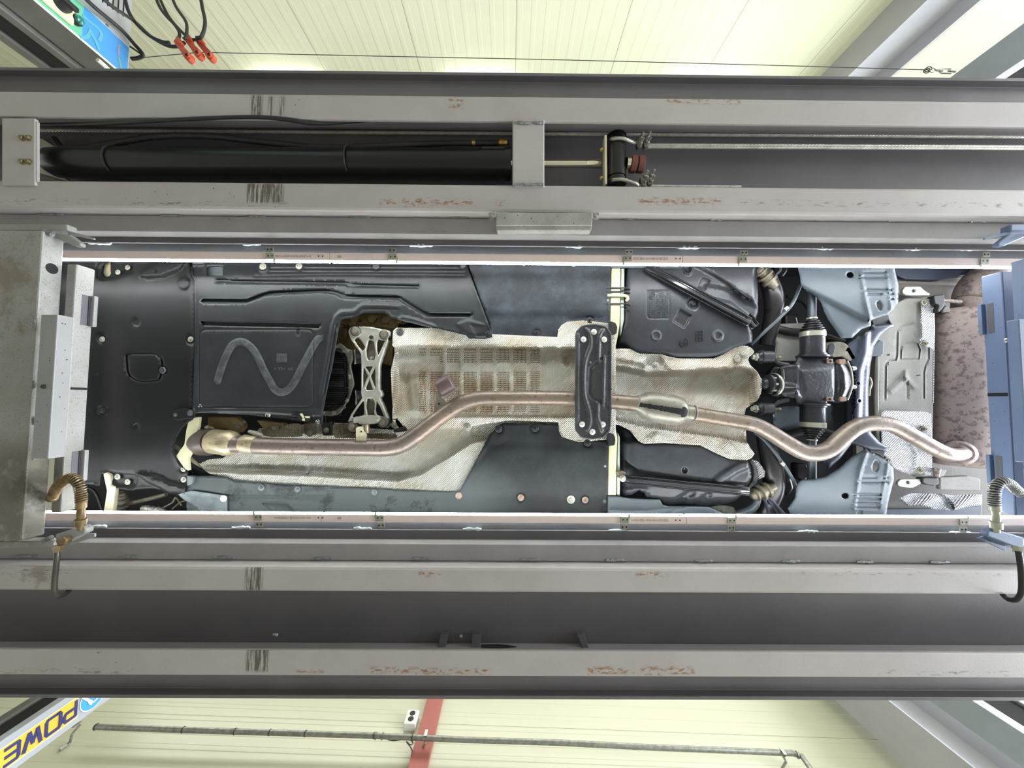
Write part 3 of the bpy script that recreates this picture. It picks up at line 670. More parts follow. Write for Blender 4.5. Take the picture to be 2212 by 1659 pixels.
for px in (255, 757): 
    mb = MB(); c0 = U(px,352,1.335); mb.tube([c0+Vector((0, .056*math.cos(a)*-1, .056*math.sin(a)*-1)) for a in np.linspace(-.3, 2.6, 16)], .003, 6).build('cable_tie', M_blk, hc)
mp = prism('mount_plate', [(80,296),(92,300),(128,322),(128,378),(150,392),(80,372)], 1.385, .01, mat('cream_primer', (206,198,182), None, rough=.6), hc, 'pale mounting bracket')
yk = thing('rope_yoke', U(1335,345,1.31), 'black rope yoke at the end of the cylinder rod with rust brown nuts', 'rope yoke')
MB().lathe(U(1331,292,1.33), U(1331,398,1.33), [(0,.030),(.03,.037),(.06,.037),(.07,.032),(.1,.032),(.11,.0355),(.88,.0355),(.89,.032),(.93,.032),(.94,.037),(1,.037)], 36).build('yoke_drum', M_cyl, yk)
MB().box(X_(1306.5,1.3), X_(1311.5,1.3), Y_(292,1.29), Y_(397,1.29), 1.285+CAMZ, 1.315+CAMZ).build('yoke_plate', mat('pale_plate', (205,196,170), (190,180,150), 20, .5), yk, 'pale steel plate', smooth=False)
M_nut = mat('rust_brown_nut', (112,66,54), (92,52,44), 20, .55)
MB().lathe(U(1353,353,1.32), U(1361,353,1.32), [(0,.021),(1,.021)], 24).build('thread_end', M_chr, yk)
for x0, x1 in ((1361,1375),(1376,1391)): MB().lathe(U(x0,355,1.32), U(x1,356,1.32), [(0,.024),(.1,.030),(.9,.030),(1,.024)], 6).build('hex_nut', M_nut, yk, 'rust brown hexagon nut', ang=20)
for y in (324, 385): bolt(1300, y, 1.30, 4.5, mat('brass_%d' % y, (190,160,100), None, rough=.35, metal=.7), yk, 'plate_bolt', 'hex', 'brass bolt')
# ---- wire ropes
M_rope = mat('steel_rope', (198,194,184), (170,166,156), 30, .38, metal=.7)
def rope(name, px0, px1, py0, py1, d, r, label, strands=6, pitch=.075, path=None):
    P = [U(px0, py0, d), U(px1, py1, d)] if path is None else path
    P = [Vector(p) for p in P]; Ls = [0]
    for a, b_ in zip(P[:-1], P[1:]): Ls.append(Ls[-1]+(b_-a).length)
    n = int(Ls[-1]/pitch*9)+2; mb = MB()
    for s in range(strands):
        pts = []
        for i in range(n+1):
            l = Ls[-1]*i/n; k = max(j for j in range(len(Ls)-1) if Ls[j] <= l+1e-9); f = (l-Ls[k])/(Ls[k+1]-Ls[k]+1e-9)
            c = P[k].lerp(P[k+1], min(f, 1)); t = (P[k+1]-P[k]).normalized(); nn = (Vector((0,0,1))-t*t.z).normalized(); bb = t.cross(nn)
            a = -2*PI*l/pitch+2*PI*s/strands; pts.append(c+(nn*math.cos(a)+bb*math.sin(a))*r*.58)
        mb.tube(pts, r*.46, 5)
    o = mb.build(name, M_rope, ang=80)
    if label: tag(o, label, 'wire rope', 'wire ropes in the upper runway')
    return o
rope('wire_rope', 82, 2290, 282, 297, 1.37, .0066, 'long twisted steel rope running the full upper runway, farthest from the car')
rope('wire_rope', 1398, 2290, 313, 317, 1.33, .0058, 'pair of twisted steel ropes clamped to the top of the yoke, first strand')
rope('wire_rope', 1398, 2290, 318, 322, 1.334, .0056, 'pair of twisted steel ropes clamped to the top of the yoke, second strand')
cr = [U(x, y, d) for x, y, d in catmull([(1317,306,1.36),(1322,300,1.30),(1345,299,1.29),(1370,308,1.31),(1398,314,1.33)], 5)]
rope('wire_rope', 0, 0, 0, 0, 0, .0062, 'short twisted rope bent over the top groove of the yoke', path=cr)
cr = [U(x, y, d) for x, y, d in catmull([(1316,395,1.36),(1325,389,1.30),(1345,388,1.29),(1375,397,1.30),(1400,402,1.32),(1600,404,1.33)], 5)]
rope('wire_rope', 0, 0, 0, 0, 0, .0062, 'twisted rope bent over the bottom groove of the yoke', path=cr)
M_cl = mat('clamp_steel', (132,128,122), (90,88,84), 50, .35, metal=.7)
for i, (px, py) in enumerate(((1381,306),(1396,305),(1390,389),(1404,387))):
    t = thing('rope_clamp', U(px, py, 1.31), ('rope clamp on the upper rope loop, nearer the yoke','rope clamp on the upper rope loop, farther from the yoke','rope clamp on the lower rope loop, nearer the yoke','rope clamp on the lower rope loop, farther from the yoke')[i], 'rope clamp', 'steel rope clamps beside the yoke')
    prism('clamp_saddle', rnd([(px-7,py-9),(px+6,py-11),(px+7,py+11),(px-4,py+13)], 4), 1.305, .02, M_cl, t, bevel=.003)
    for k in (-6, 6):
        c0 = U(px+1, py+k, 1.305); e = Vector((.008, -.012, -.02))
        MB().lathe(c0+Vector((0,0,.01)), c0+e, [(0,.008),(.5,.008),(.51,.0045),(1,.0045)], 8).build('clamp_bolt', M_zinc, t)
# ---- hoses in the upper runway
M_hose = mat('dull_hose', (46,42,40), (34,31,30), 10, .6, bump=.003, bs=60)
pipe('hydraulic_hose', [(118,300,1.38,6),(140,322,1.36,7),(200,318,1.35,7),(330,296,1.33,6.5),(450,294,1.33,6.5),(560,306,1.33,6.5),(700,319,1.33,6.5),(820,315,1.33,6.5),(950,310,1.33,6),(1100,309,1.33,6)], M_hose)
hz = bpy.data.objects['hydraulic_hose']; tag(hz, 'thick dull black hose snaking beside the hydraulic cylinder', 'hose')
M_brass = mat('brass', (196,160,90), (150,110,50), 60, .35, metal=.8)
MB().lathe(U(1020,309,1.33), U(1027,309,1.33), [(0,.0125),(1,.0125)], 16).build('brass_ring', M_brass, hz, 'brass ring')
MB().lathe(U(1078,309,1.33), U(1096,309,1.33), [(0,.012),(.3,.013),(1,.012)], 8).build('hose_fitting', M_brass, hz, 'brass fitting')
hb = pipe('rubber_hose', [(75,270,1.30,4),(200,268,1.27,4),(350,260,1.245,4),(480,254,1.24,4),(560,253,1.24,4),(620,258,1.245,4.5),(680,266,1.26,4.5),(760,262,1.30,4),(900,250,1.38,3)], M_blk)
tag(hb, 'thin black hose sagging over the edge of the upper runway channel', 'hose')
# ---- LED light bars
M_led = emis('led_tube', (.95, 1.0, 1.0), 54)
M_al = mat('pinkish_aluminium', (238,218,210), (230,210,202), 3, .38)
M_clipm = mat('pale_clip_metal', (178,178,160), (150,150,136), 30, .4, metal=.4)
def ledbar(x0, x1, sgn, label, clips):
    yb, ye = (549, 565.5) if sgn < 0 else (1130, 1114)
    t = thing('light_bar', U((x0+x1)/2, yl(yb, (x0+x1)/2), 1.40), label, 'light bar', 'linear light bars hung under the runways')
    xa, xb = X_(x0, 1.40), X_(x1, 1.40); ya, ye_ = Y_(yb, 1.40), Y_(ye, 1.40)
    MB().box(xa+.0008, xb-.0008, *sorted((ya, ye_)), 1.40+CAMZ, 1.412+CAMZ).build('bar_housing', M_al, t, 'pinkish aluminium housing', smooth=False, bevel=.0012)
    s = .004*sgn
    MB().box(xa+.004, xb-.004, *sorted((ye_+s, ye_-s*1.0)), 1.4035+CAMZ, 1.4215+CAMZ).build('light_tube', M_led, t, 'glowing light tube', smooth=False, bevel=.0015)
    for c, k in clips:
        m = .5*(yb+ye); q = lambda a: yl(a, c)
        cl = prism('bar_clip', [(c-9,q(m-7)),(c+9,q(m-7)),(c+9,q(m+6)),(c-9,q(m+6))], 1.396, .003, M_clipm, t, bevel=.0006)
        for u in (-4, 5): bolt(c+u, q(m-1), 1.396, 1.6, M_slot, cl, 'clip_hole', 'washer')
        o2 = -15 if sgn < 0 else 15
        c2 = prism('clip_tab', [(c+2*k-7,q(m+o2-5)),(c+2*k+9,q(m+o2-5)),(c+2*k+9,q(m+o2+5)),(c+2*k-7,q(m+o2+5))], 1.404, .003, M_clipm, t, bevel=.0006)
        for u in (-3, 5): bolt(c+2*k+u, q(m+o2), 1.404, 1.8, M_slot, c2, 'clip_hole', 'washer')
        prism('clip_spring', [(c-9*k-2,q(m-2)),(c-9*k+2,q(m-2)),(c-9*k+2,q(m+13*(-sgn))),(c-9*k-2,q(m+13*(-sgn)))][::(1 if sgn<0 else -1)], 1.398, .006, M_clipm, t, bevel=.0006)
    return t
M_prt = mat('grey_print', (182,166,158), None, rough=.5); M_prd = mat('dark_print', (92,78,74), None, rough=.5)
def prints(t, x, sgn):
    m = 557 if sgn < 0 else 1122; q = yl(m, x)
    for i in range(26):
        h = random.uniform(1.5, 3.2); prism('printed_mark', [(x+i*3.1,q-h),(x+i*3.1+random.uniform(1,2.4),q-h),(x+i*3.1+2,q+h),(x+i*3.1,q+h)], 1.3995, .0004, M_prt, t, bevel=0)
    for u in (96, 105): bolt(x+u, q, 1.3995, 1.8, M_prd, t, 'rivet', 'washer')
bars = [(-60,703,'left','pinkish light bar over the front bumper end'), (703,1478,'mid','middle pinkish light bar'), (1478,2300,'right','pinkish light bar over the rear axle end')]
for sgn, side in ((-1,'upper runway'), (1,'lower runway')):
    for x0, x1, k, lab in bars:
        cl = {(-1,'left'):[(583,-1)], (-1,'mid'):[(848,-1),(1356,1)], (-1,'right'):[(1605,1),(2128,1)], (1,'left'):[(557,1)], (1,'mid'):[(820,1),(1350,-1)], (1,'right'):[(1581,-1),(2083,-1)]}[(sgn,k)]
        t = ledbar(x0, x1, sgn, f'{lab}, hung along the {side}', cl)
        if k == 'left': prints(t, 592, sgn)
        if k == 'mid': prints(t, 1364, sgn); prism('printed_mark', [(729,yl(554,729) if sgn<0 else yl(1119,729)),(737,yl(554,729) if sgn<0 else yl(1119,729)),(737,yl(560,729) if sgn<0 else yl(1125,729)),(729,yl(560,729) if sgn<0 else yl(1125,729))], 1.3995, .0004, M_prt, t, bevel=0)
# ---- rolling jack bridges
M_jack = mat('dirty_jack_paint', (150,150,148), (134,133,128), 5, .5, bump=.0008, bs=90, rv=.1, specks=[(190,.24,.36,(64,61,58)),(290,.30,.36,(84,80,76))],
             stains=[stn(-60,75,490,760,(108,96,74),3,.45,(1,1,1),.7,1.2), stn(-60,75,960,1190,(88,80,60),3,.42,(1,1,1),.8,1.2), stn(0,75,1010,1090,(60,58,44),9,.5,(1,1,1),.8,1.2)])
M_jackp = mat('plain_jack_paint', (140,140,140), (132,132,131), 6, .5, bump=.0008, bs=90, rv=.1, specks=[(80,.2,.3,(60,58,54))])
M_jackR = mat('haze_tinted_jack_paint', (104,120,150), (96,112,142), 4, .48, rv=.1, specks=[(80,.16,.2,(70,74,84))])  # blue haze at the rear end put into the paint colour
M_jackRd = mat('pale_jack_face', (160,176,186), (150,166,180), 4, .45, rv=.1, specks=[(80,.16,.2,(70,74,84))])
jb = thing('bridge_jack', (X_(40,1.2), -.05, 1.2+CAMZ), 'grime-stained grey bridge jack beam spanning the runways at the front of the car', 'bridge jack', 'bridge jacks between the runways')
def ysp(a, b_, d): return Y_(a, d), Y_(b_, d)
y0, y1 = U(40,497,1.21).y, U(40,1169,1.21).y
xe = X_(70,1.21)
MB().prof([(y0,1.21),(y1,1.21),(y1,1.27),(y0,1.27)], xe-.5, xe).build('jack_beam', M_jack, jb, smooth=False, bevel=.005)
hc0 = Vector((xe, U(90,580,1.24).y, 1.24+CAMZ)); MB().lathe(hc0-Vector((.002,0,0)), hc0+Vector((.0008,0,0)), [(0,.0175),(1,.0175)], 24).build('beam_hole', M_slot, jb, 'dark round hole')
cvx0, cvx1 = X_(78,1.17), X_(115,1.17)
bc = MB().box(cvx0, cvx1, U(100,679,1.17).y, U(100,991,1.17).y, 1.17+CAMZ, 1.2135+CAMZ).build('jack_cover', M_jackp, jb, smooth=False, bevel=.003)
MB().lathe(U(94,835,1.171), U(94,835,1.166), [(0,.007),(1,.007)], 16).build('cover_hole', M_slot, bc)
for y in (690, 822, 900, 975): weld2 = MB().tube([U(73, y+6*i, 1.205) for i in range(4)], [.004,.0055,.005,.004], 6).build('weld_bead', M_weld, jb)
# front cross beam behind it
px0, px1 = X_(128,1.27), X_(149,1.27)
pbm = MB().box(px0, px1, U(148,570,1.27).y, U(148,1108,1.27).y, 1.27+CAMZ, 1.328+CAMZ).build('lift_pad_beam', M_jack, jb, smooth=False, bevel=.004)
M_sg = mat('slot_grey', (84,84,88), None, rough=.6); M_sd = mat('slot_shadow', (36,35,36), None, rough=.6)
for (ya, yb) in ((637,702), (975,1040)):
    wa, wb = U(164,ya,1.30).y, U(164,yb,1.30).y
    MB().box(px1-.001, px1+.0008, wa, wb, 1.2916+CAMZ, 1.312+CAMZ).build('handle_slot', M_sg, pbm, 'dark slot', smooth=False)
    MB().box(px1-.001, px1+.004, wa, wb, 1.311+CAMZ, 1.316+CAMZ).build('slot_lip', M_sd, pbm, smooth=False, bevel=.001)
    MB().box(px1-.001, X_(194,1.318), wa-.002, wb+.002, 1.3165+CAMZ, 1.330+CAMZ).build('pad_handle', M_jackp, pbm, smooth=False, bevel=.003)
MB().box(px1-.02, px1+.0012, U(164,837,1.30).y, U(164,842,1.30).y, 1.275+CAMZ, 1.327+CAMZ).build('beam_gap', M_slot, pbm, smooth=False)
# side brackets and rollers
def roller(t, sgn, xs=1, x0=0, m=None):
    f = (lambda p: (x0+xs*p[0], p[1])) if True else None
    m = m or M_jack
    if sgn < 0:
        prism('hanger_plate', [f(p) for p in [(-60,484),(145,484),(146,498),(-60,498)]][::xs], 1.235, .03, m, t, bevel=.003)
        prism('guide_wedge', [f(p) for p in [(146,498),(150,499),(203,514),(202,517),(176,512),(146,508)]][::xs], 1.245, .006, m, t, bevel=.001)
        prism('roller_arm', [f(p) for p in [(118,503),(150,506),(174,524),(174,531),(162,532),(116,513)]][::xs], 1.235, .018, m, t, bevel=.004)
        mb = MB(); a, b_ = U(*f((95,499)),1.222), U(*f((114,508)),1.222)
        for i in range(7): mb.tube([a.lerp(b_, i/7), a.lerp(b_, i/7+.08)], .0075, 10)
        mb.tube([a, b_], .0045, 8).build('spring', M_weld, t)
    else:
        prism('hanger_plate', [f(p) for p in [(-60,1170),(116,1168),(116,1182),(-60,1184)]][::xs], 1.235, .03, m, t, bevel=.003)
        prism('guide_wedge', [f(p) for p in [(150,1170),(186,1153),(204,1152),(204,1160),(150,1178)]][::xs], 1.245, .006, m, t, bevel=.001)
        prism('roller_arm', [f(p) for p in [(118,1155),(176,1136),(185,1143),(184,1152),(146,1172),(120,1168)]][::xs], 1.215, .026, m, t, bevel=.004)
        mb = MB(); a, b_ = U(*f((92,1169)),1.215), U(*f((113,1160)),1.215)
        for i in range(7): mb.tube([a.lerp(b_, i/7), a.lerp(b_, i/7+.08)], .0075, 10)
        mb.tube([a, b_], .0045, 8).build('spring', M_weld, t)
roller(jb, -1); roller(jb, 1)
M_oldbr = mat('aged_brass', (140,120,88), (96,78,52), 40, .4, metal=.6)
M_oil = mat('oily_hose', (66,58,52), (44,40,38), 14, .35, coat=.3)
def jackhose(coil, fit, elbow, drop, lab, mh, mf, mo):
    t = thing('hydraulic_hose', U(elbow[0],elbow[1],1.21), lab, 'hose', 'spiral guarded hoses at the bridge jacks')
    C = [U(*p) for p in catmull(coil, 8)]
    MB().tube(C, .0095, 12).build('inner_hose', M_blk, t)
    Ls = [0]
    for a, b_ in zip(C[:-1], C[1:]): Ls.append(Ls[-1]+(b_-a).length)
    pts = []; n = 420; pitch = .0068
    for i in range(n+1):
        l = Ls[-1]*i/n; k = min(max(j for j in range(len(Ls)) if Ls[j] <= l+1e-9), len(Ls)-2)
        c0 = C[k].lerp(C[k+1], (l-Ls[k])/(Ls[k+1]-Ls[k])); tt = (C[k+1]-C[k]).normalized(); nn = (Vector((0,0,1))-tt*tt.z).normalized(); bb = tt.cross(nn)
        a = 2*PI*l/pitch; pts.append(c0+(nn*math.cos(a)+bb*math.sin(a))*.0125)
    MB().tube(pts, .0026, 5).build('spiral_guard', mh, t, 'coiled wire guard')
    MB().lathe(U(*fit[0]), U(*fit[1]), [(0,.013),(.22,.0135),(.23,.010),(.30,.0098),(.34,.0105),(.5,.0108),(.60,.0095),(.62,.0145),(.85,.014),(.86,.008),(1,.008)], 14).build('crimp_fitting', mf, t, 'brass crimp fitting')
    ex_, ey_ = elbow
    prism('elbow_block', [(ex_-9,ey_-4),(ex_+8,ey_-10),(ex_+16,ey_-4),(ex_+12,ey_+8),(ex_-5,ey_+10)], 1.195, .02, mf, t, bevel=.004)
    MB().lathe(U(ex_-2,ey_+8,1.20), U(ex_-3,ey_+22,1.20), [(0,.012),(.5,.0125),(.55,.010),(1,.010)], 6).build('hex_fitting', mf, t)
    MB().tube([U(*p) for p in catmull(drop, 8)], .0075, 12).build('outlet_hose', mo, t, 'glossy outlet hose')
    return t
jackhose([(112,1078,1.26),(124,1052,1.23),(140,1038,1.20),(154,1032,1.19),(168,1042,1.185),(174,1060,1.185),(176,1085,1.19)], ((176,1083,1.19),(173,1145,1.20)), (127,1170),
  [(124,1190,1.20),(122,1215,1.20),(118,1250,1.205),(118,1275,1.21),(126,1287,1.225),(140,1284,1.25),(152,1272,1.28),(158,1262,1.31)], 'oily coiled hose and drop hose beside the front bridge jack', M_oldbr, M_oldbr, M_oil)
# rear jack
jr = thing('bridge_jack', (X_(2190,1.2), -.05, 1.2+CAMZ), 'bridge jack beam painted with blue haze, spanning the runways at the rear silencer', 'bridge jack', 'bridge jacks between the runways')
px1 = X_(2178,1.31)
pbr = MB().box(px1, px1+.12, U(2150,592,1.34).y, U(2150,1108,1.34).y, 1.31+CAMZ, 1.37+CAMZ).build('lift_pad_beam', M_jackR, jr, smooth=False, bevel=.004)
for (ya, yb) in ((655,720), (985,1047)):
    wa, wb = U(2148,ya,1.345).y, U(2148,yb,1.345).y
    MB().box(px1-.0008, px1+.001, wa, wb, 1.338+CAMZ, 1.356+CAMZ).build('handle_slot', M_sg, pbr, 'dark slot', smooth=False)
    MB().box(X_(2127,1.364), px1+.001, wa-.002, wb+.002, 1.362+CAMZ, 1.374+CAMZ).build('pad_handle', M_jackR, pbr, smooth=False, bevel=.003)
MB().box(px1-.0012, px1+.02, U(2160,849,1.34).y, U(2160,856,1.34).y, 1.313+CAMZ, 1.368+CAMZ).build('beam_gap', M_slot, pbr, smooth=False)
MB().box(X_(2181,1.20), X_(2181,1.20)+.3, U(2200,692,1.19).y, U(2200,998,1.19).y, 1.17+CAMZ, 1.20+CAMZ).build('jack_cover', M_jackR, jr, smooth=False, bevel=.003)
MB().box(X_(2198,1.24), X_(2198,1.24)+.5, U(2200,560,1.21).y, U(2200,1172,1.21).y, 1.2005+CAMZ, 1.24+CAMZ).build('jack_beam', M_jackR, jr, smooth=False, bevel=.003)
MB().lathe(U(2176,735,1.31), U(2176,735,1.295), [(0,.009),(.4,.009),(.5,.005),(1,.005)], 12).build('beam_bolt', M_zinc, jr)
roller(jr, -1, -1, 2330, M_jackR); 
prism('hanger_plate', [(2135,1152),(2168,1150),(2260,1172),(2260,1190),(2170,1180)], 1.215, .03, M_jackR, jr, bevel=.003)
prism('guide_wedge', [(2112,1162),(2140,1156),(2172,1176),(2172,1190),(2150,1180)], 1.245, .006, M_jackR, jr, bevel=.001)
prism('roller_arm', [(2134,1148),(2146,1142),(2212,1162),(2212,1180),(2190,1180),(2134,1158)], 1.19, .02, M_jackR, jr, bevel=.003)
jackhose([(2206,1066,1.20),(2193,1056,1.19),(2180,1044,1.18),(2166,1040,1.175),(2154,1046,1.175),(2148,1062,1.175),(2148,1092,1.18)], ((2149,1090,1.18),(2153,1150,1.185)), (2200,1172),
  [(2200,1192,1.19),(2204,1215,1.19),(2207,1250,1.195),(2206,1280,1.20),(2196,1295,1.21),(2180,1295,1.23),(2168,1286,1.27),(2162,1276,1.31)], 'coiled hose and black drop hose beside the rear bridge jack', M_weld, M_clipm, M_blk)
# ---------------------------------------------------------------- the car, seen from below (front end to the left)
car = thing('car', (0, -.05, 1.55+CAMZ), 'underside of a car standing on the lift runways, with dark undertrays and full exhaust', 'car')
M_tray = mat('undertray_plastic', (30,32,34), (42,45,48), 5, .42, spec=.32, bump=.0003, bs=260, rv=.14, specks=[(120,.12,.05,(96,100,100))])
M_tray2 = mat('bumper_plastic', (17,18,19), (27,28,30), 3.5, .45, spec=.28, bump=.0003, bs=260, rv=.12, specks=[(140,.1,.05,(84,88,88))])
M_slate = mat('slate_panel', (34,38,43), (60,66,73), 9, .55, spec=.3, bump=.0005, bs=300, rv=.1, specks=[(150,.14,.12,(112,116,120))], lo=.42, hi=.7)
M_sill = mat('dusty_panel', (78,86,90), (104,112,114), 6, .6, bump=.0005, bs=300, specks=[(160,.14,.15,(118,122,120))], lo=.45, hi=.6)
M_lowp = mat('charcoal_panel', (26,29,31), (44,49,51), 6, .55, spec=.3, bump=.0005, bs=300, stains=[(U(380,1060,1.57).x, U(1065,1060,1.57).x, U(700,1036,1.57).y, U(700,1150,1.57).y, (70,77,78), 7, .36, (1,1,1), .9)], specks=[(160,.14,.2,(92,96,96))], lo=.42, hi=.7)
M_black = mat('black_part', (18,18,20), (26,26,28), 6, .5)
M_void = mat('dark_floorpan', (20,21,24), (28,29,32), 5, .7)
M_bolt = mat('grey_fastener', (170,168,156), (140,138,128), 40, .45, metal=.3)
M_boltd = mat('dark_fastener', (72,76,80), None, rough=.4)
M_boltb = mat('black_fastener', (34,34,38), None, rough=.35)
M_boltr = mat('rusty_fastener', (158,140,126), (124,98,82), 60, .6)
M_creamb = mat('cream_body_paint', (204,202,164), (190,186,152), 8, .35, specks=[(60,.2,.12,(110,90,60))])
M_alu = mat('cast_aluminium', (178,178,168), (150,148,138), 14, .42, metal=.55, bump=.001, bs=160)
M_alud = mat('dirty_cast_aluminium', (132,126,112), (100,92,78), 14, .5, metal=.4, bump=.001, bs=160)
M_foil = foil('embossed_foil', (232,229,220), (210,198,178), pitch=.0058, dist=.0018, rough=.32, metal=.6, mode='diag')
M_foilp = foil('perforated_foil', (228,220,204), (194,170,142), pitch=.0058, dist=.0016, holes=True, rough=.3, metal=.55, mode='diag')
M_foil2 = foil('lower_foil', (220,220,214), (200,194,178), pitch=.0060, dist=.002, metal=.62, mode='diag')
M_foil3 = foil('rear_foil', (234,231,222), (208,196,180), pitch=.0060, dist=.002, metal=.62, mode='diag')
M_foilw = foil('white_foil', (178,180,184), (160,162,168), pitch=.0076, metal=.5, rough=.4, mode='diag')
M_foild = foil('dull_foil', (150,144,124), (118,108,88), pitch=.0072, metal=.7)
def pipemat(name, a, b_, c, sc=7):
    q = NB(name); f = q.noise(sc, 6, stretch=(.35,1.6,1.6), rough=.7); g = q.noise(60, 5, rough=.7)
    col = q.mix(q.ramp(f, .36, .62), lin(a), lin(b_)); col = q.mix(q.math('MULTIPLY', q.ramp(g, .56, .66), .75), col, lin(c))
    q.L(col, q.b.inputs['Base Color']); q.b.inputs['Metallic'].default_value = .55
    q.L(q.math('MULTIPLY_ADD', g, .35, .22), q.b.inputs['Roughness']); q.L(q.bump(g, .0012), q.b.inputs['Normal']); return q.m
M_pipe = pipemat('heat_tinted_pipe', (144,128,114), (120,108,98), (72,58,48))
M_pipe1 = pipemat('brown_front_pipe', (130,117,109), (110,99,93), (74,62,56))
M_piper = pipemat('rusted_rear_pipe', (154,141,130), (134,122,116), (72,60,54), 12)
M_gold = pipemat('straw_tinted_steel', (186,176,146), (150,134,108), (92,68,48), 18)
M_res = pipemat('resonator_steel', (146,144,136), (130,125,113), (104,86,64), 5)
M_muf = mat('rusty_silencer', (140,126,122), (100,88,88), 38, .65, metal=.2, bump=.0015, bs=70, specks=[(90,.3,.4,(92,74,66))], lo=.5, hi=.62)
M_tank = mat('fuel_tank_plastic', (42,44,49), (56,59,65), 7, .36, spec=.4, bump=.0006, bs=180, rv=.12)
M_guard = mat('grey_guard_plastic', (62,71,80), (70,79,88), 4, .5, bump=.0005, bs=260)
M_iron = mat('black_cast_iron', (56,58,64), (44,45,50), 9, .38, metal=.3, bump=.0015, bs=80, specks=[(70,.16,.2,(170,170,170))])
M_arm = mat('dark_arm', (54,50,52), (40,38,42), 7, .3, metal=.35, rv=.2)
M_rubber = mat('boot_rubber', (44,46,52), (36,38,42), 20, .42)
M_band = mat('boot_band', (186,184,170), None, rough=.3, metal=.5)
M_under = mat('stone_guard_floor', (144,142,136), (130,128,122), 7, .65, bump=.0012, bs=200, specks=[(90,.14,.1,(90,84,74))])
M_trans = mat('gearbox_case', (150,128,84), (112,94,64), 10, .5, metal=.3, bump=.002, bs=60)
M_hosec = mat('dark_grey_hose', (66,76,84), (56,64,72), 10, .4)
M_wear = mat('scuffed_plastic', (74,78,82), (46,49,52), 26, .55, bump=.0012, bs=220, lo=.35, hi=.6)
def bolts(spec, d, r, m, par, kind='washer', name='bolt', label=None):
    for p in spec: bolt(p[0], p[1], (d[0] if isinstance(d, tuple) else d)-.001, p[2] if len(p) > 2 else r, m, par, name, kind, label)
# -- everything above: body floor, sills
fp = MB().box(-2.3, 2.35, -.86, .76, 1.90+CAMZ, 1.93+CAMZ).build('floor_pan', M_void, car, smooth=False)
MB().box(-2.3, 2.35, -.90, -.66, 1.60+CAMZ, 1.90+CAMZ).build('body_sill', M_void, car, smooth=False, bevel=.02)
MB().box(-2.3, 2.35, .58, .80, 1.60+CAMZ, 1.90+CAMZ).build('body_sill', M_void, car, smooth=False, bevel=.02)
# -- front splash shield
dF = 1.56
FS = [(120,562),(300,560),(405,560),(411,576),(412,590),(420,606),(419,640),(421,730),(418,800),(416,884),(416,906),(405,912),(392,925),(380,945),(375,965),(378,985),(386,1002),(398,1012),(405,1020),(405,1040),(401,1055),(400,1069),(385,1071),(366,1068),(350,1060),(336,1056),(318,1055),(300,1057),(285,1060),(268,1058),(247,1053),(234,1046),(228,1024),(218,1024),(215,1050),(190,1046),(120,1046)]
slot_u = [(221,574),(230,568),(238,563),(240,590),(236,597),(224,598),(219,590)]
ftr = [('p', [(208,577),(222,562),(292,562),(288,585),(262,597),(222,605),(210,600)], .008, 6),
       ('p', [(301,597),(318,578),(345,562),(400,566),(388,582),(352,597),(320,599)], -.012, 6),
       ('p', rnd([(236,1020),(298,1026),(296,1050),(250,1050)], 8), .006, 5),
       ('p', [(296,1023),(336,1026),(365,1043),(402,1052),(400,1068),(366,1066),(345,1054),(320,1042)], -.012, 6),
       ('g', rnd([(274,768),(282,764),(335,764),(350,776),(352,800),(344,822),(300,825),(282,815),(276,800)], 6)+[(274,768)], 2.2, .004, 1.6),
       ('c', 352, 800, 9, .006, 3), ('c', 295, 696, 9, .003, 3), ('c', 294, 922, 7, .003, 3), ('c', 221, 732, 11, .005, 5), ('c', 221, 887, 11, .006, 5), ('c', 412, 735, 11, .005, 4),
       ('c', 397, 612, 13, -.004, 3), ('c', 397, 1012, 9, .003, 3), ('c', 397, 1036, 9, .003, 3),
       ('f', lambda X, Y: .010*sstep((640-Y)/70)+.010*sstep((Y-960)/70)+.006*np.exp(-((X-230)/30)**2))]
sh = relief('front_splash_shield', FS, dF, M_tray2, car, ftr, 6, .003, holes=[slot_u], lip=-.004)
bolts([(255,588,5.5),(276,578,5.5),(254,1030,6),(276,1041,6),(397,1013,6),(397,1036,6),(397,612,7)], 1.572, 6, M_bolt, sh)
bolts([(221,733,6),(412,733,6)], 1.563, 6, M_bolt, sh); bolts([(221,887,6)], 1.564, 6, M_boltb, sh)
bolts([(352,800,7)], 1.562, 7, M_boltd, sh, 'clip', 'quarter_turn_latch')
for p in ((333,586),(194,588),(329,1036)): bolt(p[0], p[1], dF-.006 if p[0] > 300 else dF+.006, 3.2, M_slot, sh, 'drain_hole', 'dome')
bolt(210, 809, dF, 2.6, M_slot, sh, 'drain_hole', 'dome'); 
# tab between shield and tray
tb1 = prism('shield_tab', rnd([(372,890),(380,884),(398,882),(416,884),(421,892),(418,905),(400,905),(384,909),(374,905)], 4), 1.548, .006, M_tray2, car, bevel=.003)
bolts([(379,896,4),(411,892,6)], 1.548, 5, M_boltd, tb1)
